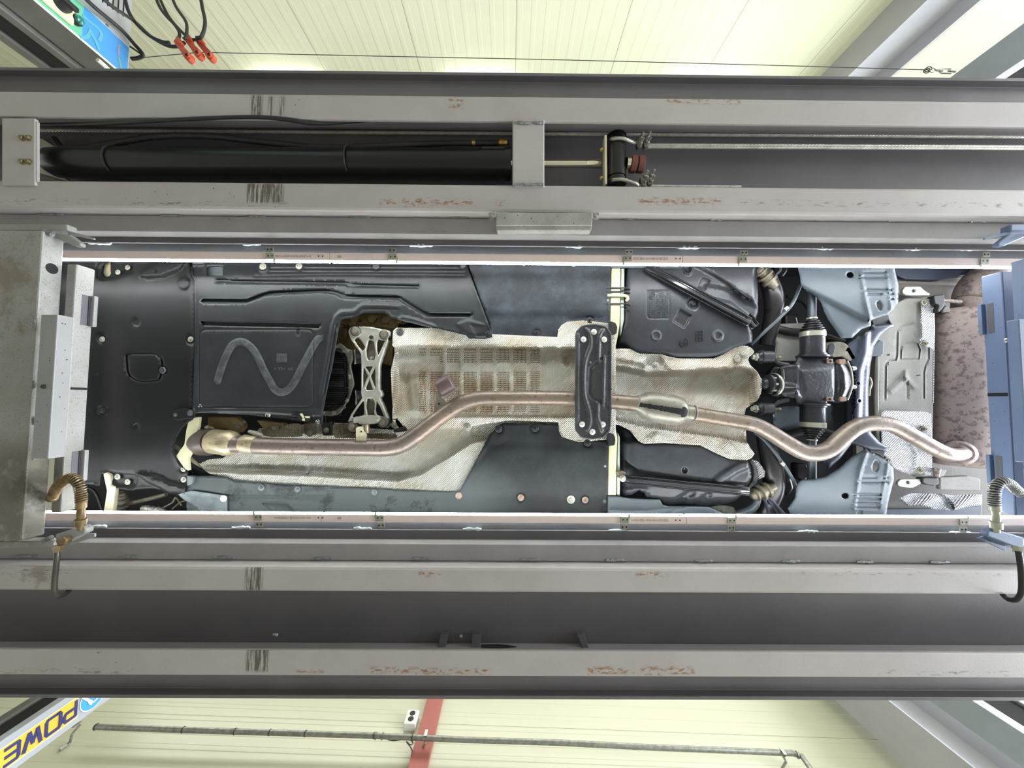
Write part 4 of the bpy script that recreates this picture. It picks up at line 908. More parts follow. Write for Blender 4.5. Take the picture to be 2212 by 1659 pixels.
# pale body pieces around the shield
M_pale = mat('pale_arm_metal', (206,200,172), (190,182,150), 14, .45, metal=.3)
prism('bumper_bracket', rnd([(228,562),(240,560),(239,575),(236,585),(241,592),(238,599),(226,597),(222,588)], 3), 1.60, .02, M_pale, car, 'pale bracket', bevel=.004)
prism('bumper_bracket', rnd([(222,1024),(229,1020),(236,1028),(237,1048),(248,1052),(244,1090),(240,1112),(222,1112),(230,1060),(226,1042)], 3), 1.565, .02, M_pale, car, 'pale bracket', bevel=.004)
prism('shield_bracket', rnd([(408,905),(430,900),(428,920),(424,938),(416,946),(419,955),(414,975),(405,990),(407,1018),(396,1008),(390,1000),(380,985),(398,960),(402,930)], 3), 1.565, .015, M_creamb, car, 'cream painted bracket', bevel=.004)
pipe('tie_bar', [(372,958,1.62,4),(400,980,1.62,4),(436,1012,1.62,4)], M_pale, car, sm=1)
# front suspension glimpsed at the lower left
pipe('track_rod', [(250,1092,1.66,5),(300,1083,1.66,4.5),(360,1068,1.66,4.5)], M_alud, car)
MB().lathe(U(262,1064,1.62), U(262,1096,1.66), [(0,.008),(.1,.014),(.18,.012),(.25,.02),(.4,.017),(.5,.027),(.7,.024),(.8,.029),(1,.022)], 20).build('ball_joint_boot', M_alud, car)
MB().lathe(U(308,1098,1.64), U(356,1104,1.64), [(0,.012),(.2,.016),(.3,.010),(.4,.017),(.55,.011),(.65,.016),(.8,.012),(1,.008)], 16).build('brake_line_union', M_alu, car)
pipe('brake_line', [(350,1098,1.63,1.6),(372,1086,1.62,1.6),(380,1075,1.62,1.6),(392,1092,1.62,1.6)], M_alud, car); pipe('brake_line', [(372,1100,1.63,1.6),(390,1085,1.62,1.6),(400,1082,1.62,1.6)], M_alud, car)
pipe('wheel_arch_edge', [(190,1052,1.6,2.5),(205,1062,1.6,2.5),(215,1085,1.6,2.5),(222,1110,1.6,2.5)], M_tray2, car)
# -- engine undertray
dE = 1.55
ET = [(416,562),(1006,562),(1010,577),(1057,706),(1063,728),(1048,731),(1033,731),(1013,731),(1006,724),(975,716),(937,707),(905,697),(870,690),(852,688),(845,686),(836,678),(828,675),(786,675),(778,679),(768,684),(757,687),(745,688),(737,691),(733,698),(730,720),(716,800),(698,886),(697,916),(664,912),(600,903),(540,897),(480,894),(436,892),(420,893),(416,880),(419,800),(421,735),(420,606),(413,590)]
g2 = catmull(A('285 455 640 458 700 448 760 425 830 400 900 385 1100 375 1330 366 1440 375 1510 395 1560 412 1659 417')+B('160 417 400 420 650 425 700 450 780 500 870 553 930 577 960 583 1310 585'), 4)
g4 = catmull(B('670 508 540 498 390 495 340 500 310 520 270 552 180 558 140 570 110 600 90 650 62 800 30 1010 -20 1280'), 4)
rec = rnd([(431,712),(677,712),(677,880),(431,880)], 14)
wave = catmull(A('415 1170 440 1080 500 930 550 850 620 822 690 850 760 930 830 1080 880 1170 920 1240 980 1275 1050 1250 1110 1170 1170 1050 1240 920 1290 830 1325 790'), 5)
fE = [('g', A('415 275 500 275 525 282 1560 298 1600 312 1659 314')+B('215 314 840 330'), 6, .009, 1.4),
      ('g', g2, 6, .012, 1.4), ('g', A('290 660 1320 682'), 7, .012, 1.5), ('g', A('1135 705 1135 750'), 5, .006, 2.5), ('g', g4, 5, -.007, 3),
      ('g', rec+[rec[0]], 1.6, .0025, 1.6), ('g', wave, 11, -.0035, 3), ('g', wave, 16, 0, .6),
      ('g', [(430,889),(480,887),(560,889),(640,895),(690,896)], 3, -.006, 4), ('g', [(698,880),(712,800),(727,716)], 2, -.004, 2),
      ('g', [(583,580),(1002,581)], 1.5, .003, 1.5), ('g', [(583,588),(1002,589)], 1.5, .003, 1.5), ('g', [(550,597),(700,594),(1003,596)], 1.5, .003, 1.5),
      ('p', [(414,572),(440,572),(444,592),(418,594)], .006, 3), ('c', 568, 576, 12, -.004, 3), ('c', 646, 575, 12, -.004, 3), ('c', 812, 575, 11, .004, 3), ('c', 1000, 573, 10, .004, 3),
      ('g', B('640 650 700 600 800 620 985 680'), 3, -.005, 3), ('p', [(1015,700),(1060,705),(1062,728),(1030,728)], .006, 6),
      ('p', [(985,700),(1012,690),(1055,705),(1040,725),(1010,722)], -.006, 8),
      ('f', lambda X, Y: .012*sstep((600-Y)/30)+.010*sstep((Y-884)/14)*(X > 425))]
et_ = relief('engine_undertray', ET, dE, M_tray, car, fE, 5, .003, holes=[[(445,590),(446,578),(452,575),(478,575),(481,578),(481,596),(447,596)]], lip=-.003,
      mats=[M_tray, M_wear], matfn=lambda X, Y: (seg_dist(wave, X, Y) < 7.9))
prism('tray_window', [(440,570),(486,570),(486,600),(440,600)], 1.575, .004, mat('window_grey', (74,80,84), None, rough=.6), car, bevel=0)
bolts([(568,576,7.5),(646,575,7)], 1.557, 7, M_bolt, et_); bolts([(812,575,7),(1000,573,6)], 1.565, 7, M_boltd, et_); bolts([(1054,721,7)], 1.552, 7, M_boltb, et_)
M_wclip = mat('worn_clip', (176,176,170), (40,40,42), 60, .4, lo=.45, hi=.5)
bolts([(432,878,5.5),(579,896,5.5),(687,911,5)], 1.555, 5, M_wclip, et_, 'clip', 'speed_clip', 'worn silver and black clip')
ov = prism('oval_opening', rnd([(642,894),(650,891),(664,892),(671,899),(669,908),(660,911),(648,909),(642,903)], 4), 1.552, .004, M_black, et_, 'oval black opening', bevel=.002)
for q in ([(647,894),(652,893),(657,901),(654,904)],[(658,899),(669,899),(668,903),(660,903)],[(652,905),(657,903),(658,909),(653,909)]): prism('clip_remnant', q, 1.548, .004, M_creamb, ov, 'pale clip piece', bevel=.001)
for y in (891, 897, 903): prism('tray_rib', [(627,y),(643,y+1),(643,y+2.5),(627,y+1.5)], 1.549, .004, M_tray, et_, bevel=.001)
M_film = mat('grey_flap', (126,136,140), (112,122,126), 6, .5)
prism('air_flap', B('655 622 690 590 740 592 975 655 983 692 960 698'), 1.557, .003, M_film, car, 'pale grey flap', bevel=.001)
# moulded-in text on the tray
def faceM(px, py, d, ang=0, s=1):
    """matrix for text lying on a downward face: local x along image angle ang, local z towards the viewer"""
    p = U(px, py, d); c, n = math.cos(ang), math.sin(ang)
    X, Yv = Vector((c, n, 0)), Vector((n, -c, 0)); Z = X.cross(Yv)
    return Matrix(((X.x,Yv.x,Z.x,p.x),(X.y,Yv.y,Z.y,p.y),(X.z,Yv.z,Z.z,p.z),(0,0,0,1)))
M_emb = mat('moulded_mark', (76,80,84), None, rough=.5)
bpy_box = prism('moulded_frame', [(597,764),(619,764),(619,783),(597,783)], 1.5485, .003, mat('moulded_pad', (58,62,66), None, rough=.5), et_, bevel=.001)
text('moulded_code', 'PP\nTD20', M_emb, et_, faceM(608,773,1.5482), .018, .0006); text('moulded_code', '> 35<  60', M_emb, et_, faceM(612,797,1.549), .020, .0006)
# -- floor panels
dP = 1.57
UP = [(1008,560),(1319,560),(1318,700),(1312,702),(1290,700),(1256,700),(1241,697),(1222,699),(1210,706),(1206,720),(1204,732),(1130,732),(1064,731),(1058,706)]
up = relief('floor_panel', UP, dP, M_slate, car, [('c',1054,721,9,-.002,3),('c',1159,720,10,.004,4),('c',1274,692,9,.004,4),
    ('p', [(1225,690),(1262,683),(1300,684),(1300,700),(1240,700)], .006, 8),('f', lambda X, Y: .008*sstep((Y-672)/14)-.008*sstep((590-Y)/20))], 7, .003, lip=-.003)
bolts([(1159,720,7),(1274,692,7)], 1.577, 7, M_boltb, up); bolts([(1313,649,2.4)], 1.57, 2, M_bolt, up, 'dome', 'rivet')
bolts([(1132,571,4),(1239,571,6)], 1.562, 5, M_bolt, up)
LP = [(490,1031),(505,1039),(541,1042),(628,1048),(700,1051),(794,1055),(870,1059),(965,1063),(988,1062),(994,1058),(1057,943),(1073,922),(1084,915),(1120,915),(1207,917),(1210,932),(1217,944),(1241,952),(1290,951),(1313,951),(1313,1122),(404,1122),(402,1072),(406,1029),(418,1029),(460,1028)]
hp = lambda X, Y: .006*sstep((X-1030)/30)*sstep((975-Y)/18)-.004*sstep((Y-1082)/20)
lp = relief('floor_panel', LP, dP, M_lowp, car, [('p', [(568,1088),(620,1090),(642,1108),(596,1110)], .008, 5),('g',[(500,1072),(700,1074)],2,.003,2),
    ('g', A('0 0 1 0') and [(1033,1000),(1055,972),(1100,950)], 3, .002, 6), ('c',565,1053,12,-.003,3),('c',643,1057,12,-.003,3),('c',809,1063,11,-.003,3),('c',1077,926,10,.004,3),('c',1156,925,11,.004,3),('c',1269,957,10,.004,3),
    ('c',1125,1075,10,.003,3),('c',1264,1080,9,.003,3),('p', [(1301,1094),(1313,1094),(1313,1106),(1301,1106)], -.002, 1.5),('f', hp)], 7, .003, lip=-.003,
    )
bolts([(565,1053,7),(643,1057,6.5),(809,1063,6.5)], 1.562, 7, M_boltd, lp); bolts([(991,1071,7),(1125,1075,7),(1264,1080,7)], 1.568, 7, M_boltr, lp, label='rust stained bolt')
bolts([(1233,1079,9)], 1.567, 9, M_bolt, lp); bolts([(1306,1083,4)], 1.566, 4, M_boltd, lp); bolts([(1307,1007,2.6)], 1.57, 2, M_bolt, lp, 'dome', 'rivet')
bolts([(1077,926,8),(1156,925,8),(1269,957,7.5)], 1.574, 8, M_boltb, lp)
sp = relief('wheel_arch_liner', [(385,1068),(404,1062),(412,1060),(468,1068),(490,1072),(490,1122),(445,1122),(432,1104),(412,1088),(395,1078)], 1.560, M_sill, car, [('g',[(405,1066),(470,1074)],2.5,-.005,3)], 6, .003, lip=-.003)
bolts([(483,1077,7)], 1.558, 7, mat('pale_fastener', (206,206,194), None, rough=.5), sp)
prism('liner_step', rnd([(404,1028),(418,1030),(414,1046),(404,1050)], 3), 1.556, .02, M_sill, car, bevel=.004)
prism('front_frame_corner', [(405,1010),(414,1004),(436,1016),(470,1030),(420,1030),(406,1030)], 1.60, .02, M_tray, car, bevel=.003); bolt(414, 1021, 1.60, 3, M_slot, car, 'frame_hole', 'dome')
# -- gearbox case, oil pan, mount bracket
tc = relief('gearbox_case', [(728,665),(880,665),(900,694),(860,700),(848,740),(846,790),(730,760)], 1.68, M_trans, car,
   [('c',768,688,9,-.02,4),('c',803,688,10,-.02,4),('c',832,690,9,-.02,4),('c',862,694,7,-.015,4),('p',[(735,682),(760,678),(842,680),(868,690),(866,700),(735,700)],-.012,4),('g',[(738,705),(850,712)],3,.015,3),('g',[(768,700),(768,730)],2,-.01,2),('g',[(748,700),(748,725)],2,-.01,2)], 4, .01)
prism('gearbox_body', [(700,700),(846,700),(850,930),(700,925)], 1.74, .05, M_black, car, bevel=.01)
OP = [(724,746),(735,741),(748,752),(760,757),(763,775),(757,790),(762,812),(765,830),(758,850),(754,862),(740,884),(733,895),(715,899),(696,897),(700,880)]
op = relief('oil_pan', OP, 1.62, M_alu, car, [('g',OP+[OP[0]],4,-.003,2)], 4, .012)
rib = relief('oil_pan_ribs', [(722,752),(735,752),(746,768),(751,790),(749,812),(751,835),(748,858),(738,878),(722,888),(698,888)], 1.612, M_black, op,
   [('f', lambda X, Y: -.010*(.5+.5*np.sign(np.sin(Y*2*PI/4.6)))*sstep((Y-760)/4)*sstep((878-Y)/4)), ('g', [(722,755),(738,762),(745,775),(747,850),(738,868),(718,884)], 2.2, -.014, 1.5)], 1.6, .006)
bolts([(750,758,5),(754,814,5.2),(749,865,5.2),(721,892,5.2)], 1.612, 5, M_bolt, op)
bolts([(735,896,3.5)], 1.615, 5, M_slot, op, 'dome', 'pan_hole')
for (x, y) in ((772,770),(774,858)):
    mb = prism('mount_clip', rnd([(x-7,y-14),(x+8,y-14),(x+13,y),(x+8,y+14),(x-5,y+16),(x-4,y+3),(x-6,y-4)], 3), 1.60, .03, M_black, car, bevel=.004)
    prism('clip_edge', [(x-8,y-14),(x-5,y-16),(x-4,y+3),(x-3,y+16),(x-7,y+17),(x-6,y)], 1.594, .01, M_alu, mb, bevel=.002); bolt(x+2, y, 1.598, 5, M_boltd, mb, 'clip_bolt', 'hex')
# cast bracket: frame with two loops, an X brace and splayed feet
cb_ = thing; dB = 1.575
BR = B('218 735 235 695 275 685 400 690 520 714 560 715 585 740 580 780 545 860 495 1000 487 1040 487 1255 500 1262 512 1275 512 1310 490 1318 500 1350 530 1420 555 1480 570 1520 578 1560 550 1585 505 1575 490 1530 360 1530 330 1500 260 1505 235 1545 215 1535 245 1470 300 1390 340 1330 332 1280 334 1240 334 1000 330 930 300 880 240 800')
holes_ = [B('325 800 370 870 362 890 345 905 300 850 270 800 300 785'), B('395 805 415 805 445 820 462 920 462 950 450 990 395 990 378 960 372 900'), B('480 800 530 810 548 812 530 850 485 945 470 900 470 830'),
          B('355 1050 395 1130 372 1180 352 1240 350 1130'), B('365 1042 440 1042 405 1105'), B('458 1050 462 1240 440 1200 415 1130'), B('405 1150 440 1258 378 1255 370 1235'),
          B('355 1350 360 1440 358 1480 270 1500 250 1500 300 1420'), B('385 1330 440 1330 455 1370 448 1480 385 1480 372 1400'), B('470 1350 500 1400 540 1500 470 1480 455 1440')]
brk = relief('gearbox_mount', BR, dB, M_alu, car, [('c', B('280 735')[0][0], B('280 735')[0][1], 12, -.006, 2), ('c', B('540 755')[0][0], B('540 755')[0][1], 12, -.006, 2)], 3.2, .022, holes=holes_, lip=-.004)
prism('mount_web', B('350 1040 355 870 400 800 470 800 475 1040 470 1330 440 1480 370 1480 345 1330'), 1.598, .01, M_alud, brk, bevel=.003)
bolts([(B('430 972')[0]+(5,)), (B('428 1333')[0]+(4.5,))], 1.595, 4, M_alu, brk, 'hex'); bolts([(B('423 782')[0]+(4.5,))], 1.570, 4, M_slot, brk, 'dome', 'mount_hole')
for p, r in ((B('283 728')[0], 9), (B('543 758')[0], 9), (B('262 1585')[0], 11), (B('530 1545')[0], 10)):
    bolts([p+(r,)], 1.568, r, M_alud, brk, 'hex'); 
    mb = MB(); c0 = U(p[0], p[1], 1.572); rr = (r+3)*1.57/FPX
    mb.lathe(c0+Vector((0,0,.03)), c0+Vector((0,0,-.006)), [(0,rr),(.9,rr),(1,rr*.85)], 24).build('rubber_bush', M_rubber, brk)
lk = prism('mount_link', rnd(B('255 1520 285 1490 310 1500 320 1487 440 1482 450 1492 490 1482 508 1510 505 1530 480 1552 440 1560 320 1565 300 1550 270 1555'), 2), 1.552, .014, M_alu, car, bevel=.003)
bolts([(B('285 1528')[0]+(5,)), (B('480 1510')[0]+(6,))], 1.552, 5, M_alu, lk)
MB().lathe(U(*B('375 1475')[0], 1.575), U(*B('375 1640')[0], 1.57), [(0,.011),(.15,.012),(.5,.012),(.55,.016),(1,.016)], 14).build('copper_bush', M_gold, lk, 'straw coloured bolt')
prism('hanger_tab', rnd(B('285 1600 300 1585 350 1570 360 1600 345 1640 385 1650 385 1690 285 1690'), 3), 1.545, .004, M_alud, car, bevel=.001)
# dark lumps above the front pipe
for nm, P_, dd, m_ in (('engine_bracket', H('325 250 560 250 620 290 640 340 590 400 480 360 400 390 320 380'), 1.62, M_trans), ('engine_bracket', H('760 280 900 300 1000 310 985 360 900 380 820 350'), 1.62, M_trans),
                       ('gearbox_ear', H('1180 310 1290 300 1300 420 1190 420'), 1.62, M_alud), ('gearbox_ear', H('1340 300 1440 290 1440 420 1350 420'), 1.61, M_black)):
    prism(nm, rnd(P_, 4), dd, .04, m_, car, bevel=.008)
bolts([(H('605 340')[0]+(6,)), (H('350 350')[0]+(5,)), (H('1245 400')[0]+(7,)), (H('1390 370')[0]+(6,)), (H('930 350')[0]+(7,)), (H('655 295')[0]+(3,))], 1.60, 5, M_alud, car, 'hex', 'engine_bolt')
MB().lathe(U(*H('310 345')[0],1.585), U(*H('375 352')[0],1.585), [(0,.008),(.3,.010),(.35,.006),(1,.005)], 8).build('flange_stud', M_gold, car)
# -- foil heat shields of the tunnel
def tunnel(X, Y):
    yc = 826+0*X; half = 78
    t = np.clip(np.abs(Y-yc)/half, 0, 1.0)
    wall = sstep((1-t)/.22)
    h = .060*wall+.018*(1-t**2)*wall
    return h*sstep((X-842)/22)*sstep((1232-X)/20+1)
def ribs(X, Y): return (-.013*np.exp(-((((X-961+18) % 36)-18)/4.0)**2))*((X > 940) & (X < 1150) & (Y > 758) & (Y < 892))
HS = [(849,714),(856,708),(931,708),(1000,716),(1065,722),(1204,728),(1206,712),(1213,702),(1225,695),(1260,692),(1330,700),(1330,948),(1250,955),(1236,951),(1214,944),(1208,932),(1206,912),(1100,908),(1050,915),(1000,925),(860,932),(846,922),(849,880),(847,850),(845,800),(853,765),(852,752),(847,745)]
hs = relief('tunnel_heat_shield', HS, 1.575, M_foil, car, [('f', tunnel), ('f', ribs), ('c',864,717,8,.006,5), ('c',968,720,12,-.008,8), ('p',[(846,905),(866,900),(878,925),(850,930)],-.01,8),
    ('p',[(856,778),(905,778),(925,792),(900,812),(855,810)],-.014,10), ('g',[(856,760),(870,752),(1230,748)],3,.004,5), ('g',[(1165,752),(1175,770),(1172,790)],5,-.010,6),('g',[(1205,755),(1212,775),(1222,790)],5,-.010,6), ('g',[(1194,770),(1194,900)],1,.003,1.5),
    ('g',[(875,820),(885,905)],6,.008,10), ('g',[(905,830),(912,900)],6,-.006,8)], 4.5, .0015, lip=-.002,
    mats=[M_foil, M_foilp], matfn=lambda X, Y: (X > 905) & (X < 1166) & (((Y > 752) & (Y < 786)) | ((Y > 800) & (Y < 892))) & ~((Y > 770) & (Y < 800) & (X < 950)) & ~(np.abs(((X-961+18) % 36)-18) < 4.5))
bolts([(864,719,7)], 1.578, 6, M_boltd, hs, name='foil_washer')
LS = [(428,1003),(450,993),(480,990),(505,975),(540,955),(560,925),(640,918),(700,915),(720,913),(752,914),(770,924),(846,928),(900,915),(1000,900),(1090,905),(1200,900),(1206,912),(1206,917),(1086,914),(1058,938),(1000,1048),(990,1064),(870,1062),(770,1058),(650,1054),(541,1046),(505,1042),(486,1032),(455,1024),(440,1014)]
def trough(X, Y):
    e = np.interp(X, [428,520,660,780,860,910,1020,1200], [1020,1026,1030,1038,1042,1028,960,920])
    s = sstep((e-Y)/13); q = np.interp(X, [428,560,800,900,1000], [.02,.055,.055,.05,.03])
    return q*s+.012*np.cos((Y-e)/26)*s
ls = relief('lower_heat_shield', LS, 1.578, M_foil2, car, [('f', trough), ('g',[(657,985),(662,1010),(655,1040)],5,-.008,6),('g',[(908,1005),(902,1055)],2,-.004,3),('g',[(1022,930),(1022,940),(1046,940),(1060,930)],2,.003,2),('c',1009,922,9,.003,3),
    ('p',[(548,985),(600,982),(598,1005),(560,1004)],-.010,8),('g',[(1044,900),(1043,935)],4,-.004,3),('g',[(1055,911),(1200,909)],2,-.004,3)], 4.5, .0015, lip=-.002)
bolts([(1010,922,8.5)], 1.577, 8, M_alu, ls, name='foil_washer')
prism('foil_flap', rnd(H('800 360 960 360 1060 310 1140 310 1180 330 1175 425 1100 432 900 432 820 420'), 4), 1.60, .003, M_foild, car, bevel=.001)
relief('foil_flap', rnd(I('80 320 200 310 225 350 300 400 640 400 660 430 620 450 100 440 75 400'), 3), 1.592, M_foild, car, [('f', lambda X, Y: .01*np.sin(X/9))], 5, .002)
for (x, y) in ((853,919),): prism('rubber_mount', rnd([(846,905),(860,903),(878,925),(876,932),(850,935)], 3), 1.565, .02, M_black, car, bevel=.005); bolts([(851,918,6)], 1.563, 5, M_alud, car, 'washer', 'mount_bolt')
# -- black tunnel brace
TB = rnd([(1243,716),(1258,702),(1284,699),(1310,704),(1322,722),(1322,800),(1321,900),(1319,930),(1305,946),(1280,950),(1255,946),(1242,930),(1242,820)], 6)
bl = catmull(Cc('1105 710 1130 740 1145 800 1140 870 1100 980 1085 1100 1085 1250 1095 1330 1130 1440 1140 1530 1120 1610'), 4)
br_ = catmull(Cc('1255 715 1225 760 1218 850 1215 960 1220 1000'), 3)
tbm = relief('tunnel_brace', TB, 1.515, mat('black_brace_paint', (44,45,48), (52,53,56), 8, .32, bump=.001, bs=200, rv=.15, specks=[(110,.2,.3,(110,112,114))]), car,
   [('g', TB+[TB[0]], 5, -.006, 3), ('g', bl, 3, -.008, 3.5), ('g', br_, 3, -.008, 3.5), ('g', Cc('1265 960 1255 1390'), 3, -.007, 3), ('g', Cc('1210 1370 1205 1500 1245 1620'), 3, -.008, 3.5),
    ('g', Cc('1305 930 1230 985 1140 1060 1130 1280 1160 1330 1230 1360 1300 1420'), 3, .004, 3), ('g', Cc('1030 760 1025 1540'), 3, -.005, 3)], 3.2, .01, lip=.004)
bolts([Cc('1173 735')[0], Cc('1080 802')[0], Cc('1265 803')[0], Cc('1067 1562')[0], Cc('1252 1563')[0], Cc('1160 1630')[0]], 1.513, 6.3, mat('bright_bolt', (206,206,200), None, rough=.35, metal=.4), tbm)
bolt(*Cc('1142 1007')[0], 1.517, 2.4, M_bolt, tbm, 'rivet', 'dome')
for (x, y) in ((1326,707), (1322,948)): prism('brace_mount', rnd([(x-8,y-14),(x+4,y-10),(x+8,y),(x+6,y+14),(x-8,y+16)], 3), 1.545, .04, M_black, car, bevel=.004)
# -- cream body rail next to the brace, brake and fuel lines
for P_ in ([(1321,579),(1341,579),(1340,640),(1339,700),(1336,720),(1331,745),(1326,746),(1318,700),(1319,640)], [(1322,925),(1330,925),(1334,945),(1332,1000),(1331,1071),(1313,1071),(1314,1000),(1316,950)]):
    prism('body_rail', P_, 1.575, .04, M_creamb, car, 'cream painted body rail', bevel=.004)
for P_ in ([(1342,580),(1349,580),(1348,690),(1341,725),(1340,690)], [(1335,935),(1339,945),(1339,1070),(1333,1070),(1334,1000)]):
    prism('rail_edge', P_, 1.585, .03, mat('rail_edge_%d' % int(P_[0][1]), (170,180,168), None, rough=.5), car, bevel=.002)
prism('rail_shadow_gap', [(1331,1015),(1340,1015),(1339,1072),(1331,1072)], 1.59, .02, M_alud, car, bevel=.001)
for y in (622, 630, 656):
    pipe('brake_line', [(1310,y,1.57,1.6),(1345,y,1.57,1.6),(1358,y+1,1.57,1.6),(1360,y+4,1.575,1.6),(1350,y+6,1.59,1.6)], M_boltb, car)
pipe('fuel_line', [(1312,638,1.568,3.2),(1345,638,1.568,3.2),(1353,640,1.568,3.4),(1356,645,1.572,3.4),(1353,650,1.58,3.4)], M_creamb, car, 'cream fuel line')
pipe('line_clip', [(1352,662,1.565,2),(1356,665,1.565,2),(1355,669,1.57,2),(1349,669,1.57,1.5)], M_boltb, car)
# -- rear foil heat shield
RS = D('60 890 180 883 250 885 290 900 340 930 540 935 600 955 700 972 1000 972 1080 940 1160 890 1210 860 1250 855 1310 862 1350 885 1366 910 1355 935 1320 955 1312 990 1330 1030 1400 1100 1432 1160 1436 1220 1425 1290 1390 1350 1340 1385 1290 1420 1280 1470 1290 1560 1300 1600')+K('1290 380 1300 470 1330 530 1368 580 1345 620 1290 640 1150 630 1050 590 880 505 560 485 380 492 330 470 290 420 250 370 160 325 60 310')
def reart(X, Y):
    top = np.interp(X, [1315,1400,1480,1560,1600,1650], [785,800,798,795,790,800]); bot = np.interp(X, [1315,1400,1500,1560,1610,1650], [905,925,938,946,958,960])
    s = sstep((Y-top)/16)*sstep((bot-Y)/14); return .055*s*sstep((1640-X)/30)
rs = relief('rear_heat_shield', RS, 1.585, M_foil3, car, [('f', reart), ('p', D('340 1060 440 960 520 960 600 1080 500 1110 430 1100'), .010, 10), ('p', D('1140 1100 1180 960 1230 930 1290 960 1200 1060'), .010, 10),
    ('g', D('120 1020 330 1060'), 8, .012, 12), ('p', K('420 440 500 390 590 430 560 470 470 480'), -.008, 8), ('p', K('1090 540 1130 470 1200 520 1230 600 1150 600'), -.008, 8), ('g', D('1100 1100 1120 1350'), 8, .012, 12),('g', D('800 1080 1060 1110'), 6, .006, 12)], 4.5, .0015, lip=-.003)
bolts([D('480 1032')[0], D('1212 972')[0], K('475 412')[0], K('1162 548')[0]], 1.590, 7.5, M_alu, rs, name='foil_washer')
relief('side_foil', K('1340 630 1400 650 1440 700 1464 740 1455 790 1400 815 1395 740 1370 670'), 1.60, M_foilw, car, [], 5, .003)
relief('foam_strip', K('1325 640 1360 650 1395 720 1405 780 1385 850 1330 885 1320 870 1355 830 1370 770 1360 700'), 1.59, mat('dark_foam', (52,54,56), (70,72,74), 90, .9, bump=.003, bs=200), car, [], 4, .01)
# -- exhaust line
ex = thing_dummy = None
e0 = pipe('exhaust_pipe', [(546,962,1.545,18),(600,964,1.545,18),(700,966,1.545,18),(780,967,1.545,17.8),(835,967,1.545,18.4),(868,960,1.545,18.4),(900,940,1.545,18),(940,909,1.545,17.5),(975,884,1.545,17.5),(1005,868,1.547,17),(1040,860.5,1.55,16.3),(1100,859.5,1.55,15.8),(1200,860,1.55,15.8),(1290,864,1.55,16),(1330,868,1.55,16.3),(1376,872,1.55,17)], M_pipe, car, 'heat tinted brown pipe', n=28, sm=8)
e0.data.materials.append(M_pipe1)
for p in e0.data.polygons:
    if p.center.x < U(905,930,1.545).x: p.material_index = 1
MB().lathe(U(506,959,1.55), U(548,962,1.545), [(0,.036),(.15,.033),(.3,.031),(.9,.033),(1,.0345)], 32).build('pipe_neck', M_pipe1, e0)
MB().lathe(U(460,953,1.57), U(510,959,1.55), [(0,.048),(.04,.051),(.55,.051),(.6,.053),(.8,.050),(.93,.043),(1,.034)], 40).build('catalyst_outlet', M_gold, e0, 'straw tinted catalyst cone')
MB().lathe(U(425,956,1.64), U(462,953,1.575), [(0,.03),(.12,.048),(.35,.058),(.7,.060),(1,.050)], 40).build('catalyst_body', pipemat('dark_scorched_steel', (84,76,74), (70,62,60), (120,84,50)), e0, 'scorched dark catalyst housing')
MB().lathe(U(525,958,1.548), U(554,961,1.545), [(0,.0355),(.06,.0375),(.94,.0375),(1,.0355)], 36).build('pipe_clamp', M_gold, e0, 'straw coloured clamp')
MB().tube([U(538,932,1.545), U(552,936,1.54), U(566,941,1.545)], [.007,.010,.007], 8).build('clamp_bolt', M_alu, e0)
# hanger brackets
hb_ = prism('hanger_bracket', B('1012 1255 1045 1290 1060 1320 1110 1385 1090 1400 1000 1445 985 1430 1000 1330'), 1.53, .005, M_alud, e0, bevel=.001)
bolt(*B('1030 1378')[0], 1.53, 2.5, M_slot, hb_, 'bracket_hole', 'dome')
M_plum = mat('brown_rubber_damper', (92,72,74), (82,64,66), 10, .38)
MB().lathe(U(948,840,1.535), U(976,824,1.535), [(0,.036),(.05,.039),(.95,.039),(1,.036)], 28).build('mass_damper', M_plum, hb_, 'brown cylindrical damper')
for k in range(3): prism('damper_edge', B(f'{1050+k*14} {1320-k*3} {1180+k*14} {1240-k*6} {1190+k*14} {1252-k*6} {1062+k*14} {1332-k*3}'), 1.528+.006*k, .004, M_alu, hb_, bevel=.001)
prism('weld_flange', B('985 1440 1110 1372 1125 1385 1110 1400 1000 1465 985 1458'), 1.522, .006, M_alud, e0, bevel=.002)
tabm = prism('pipe_tab', rnd(I('285 350 300 340 350 340 352 380 380 400 378 470 285 470'), 3), 1.528, .004, M_pale, e0, 'pale hanger tab', bevel=.001); bolt(*I('333 383')[0], 1.528, 2, M_slot, tabm, 'tab_hole', 'dome')
prism('weld_flange', I('268 465 380 465 382 482 350 490 272 486'), 1.520, .006, M_alud, e0, bevel=.002)
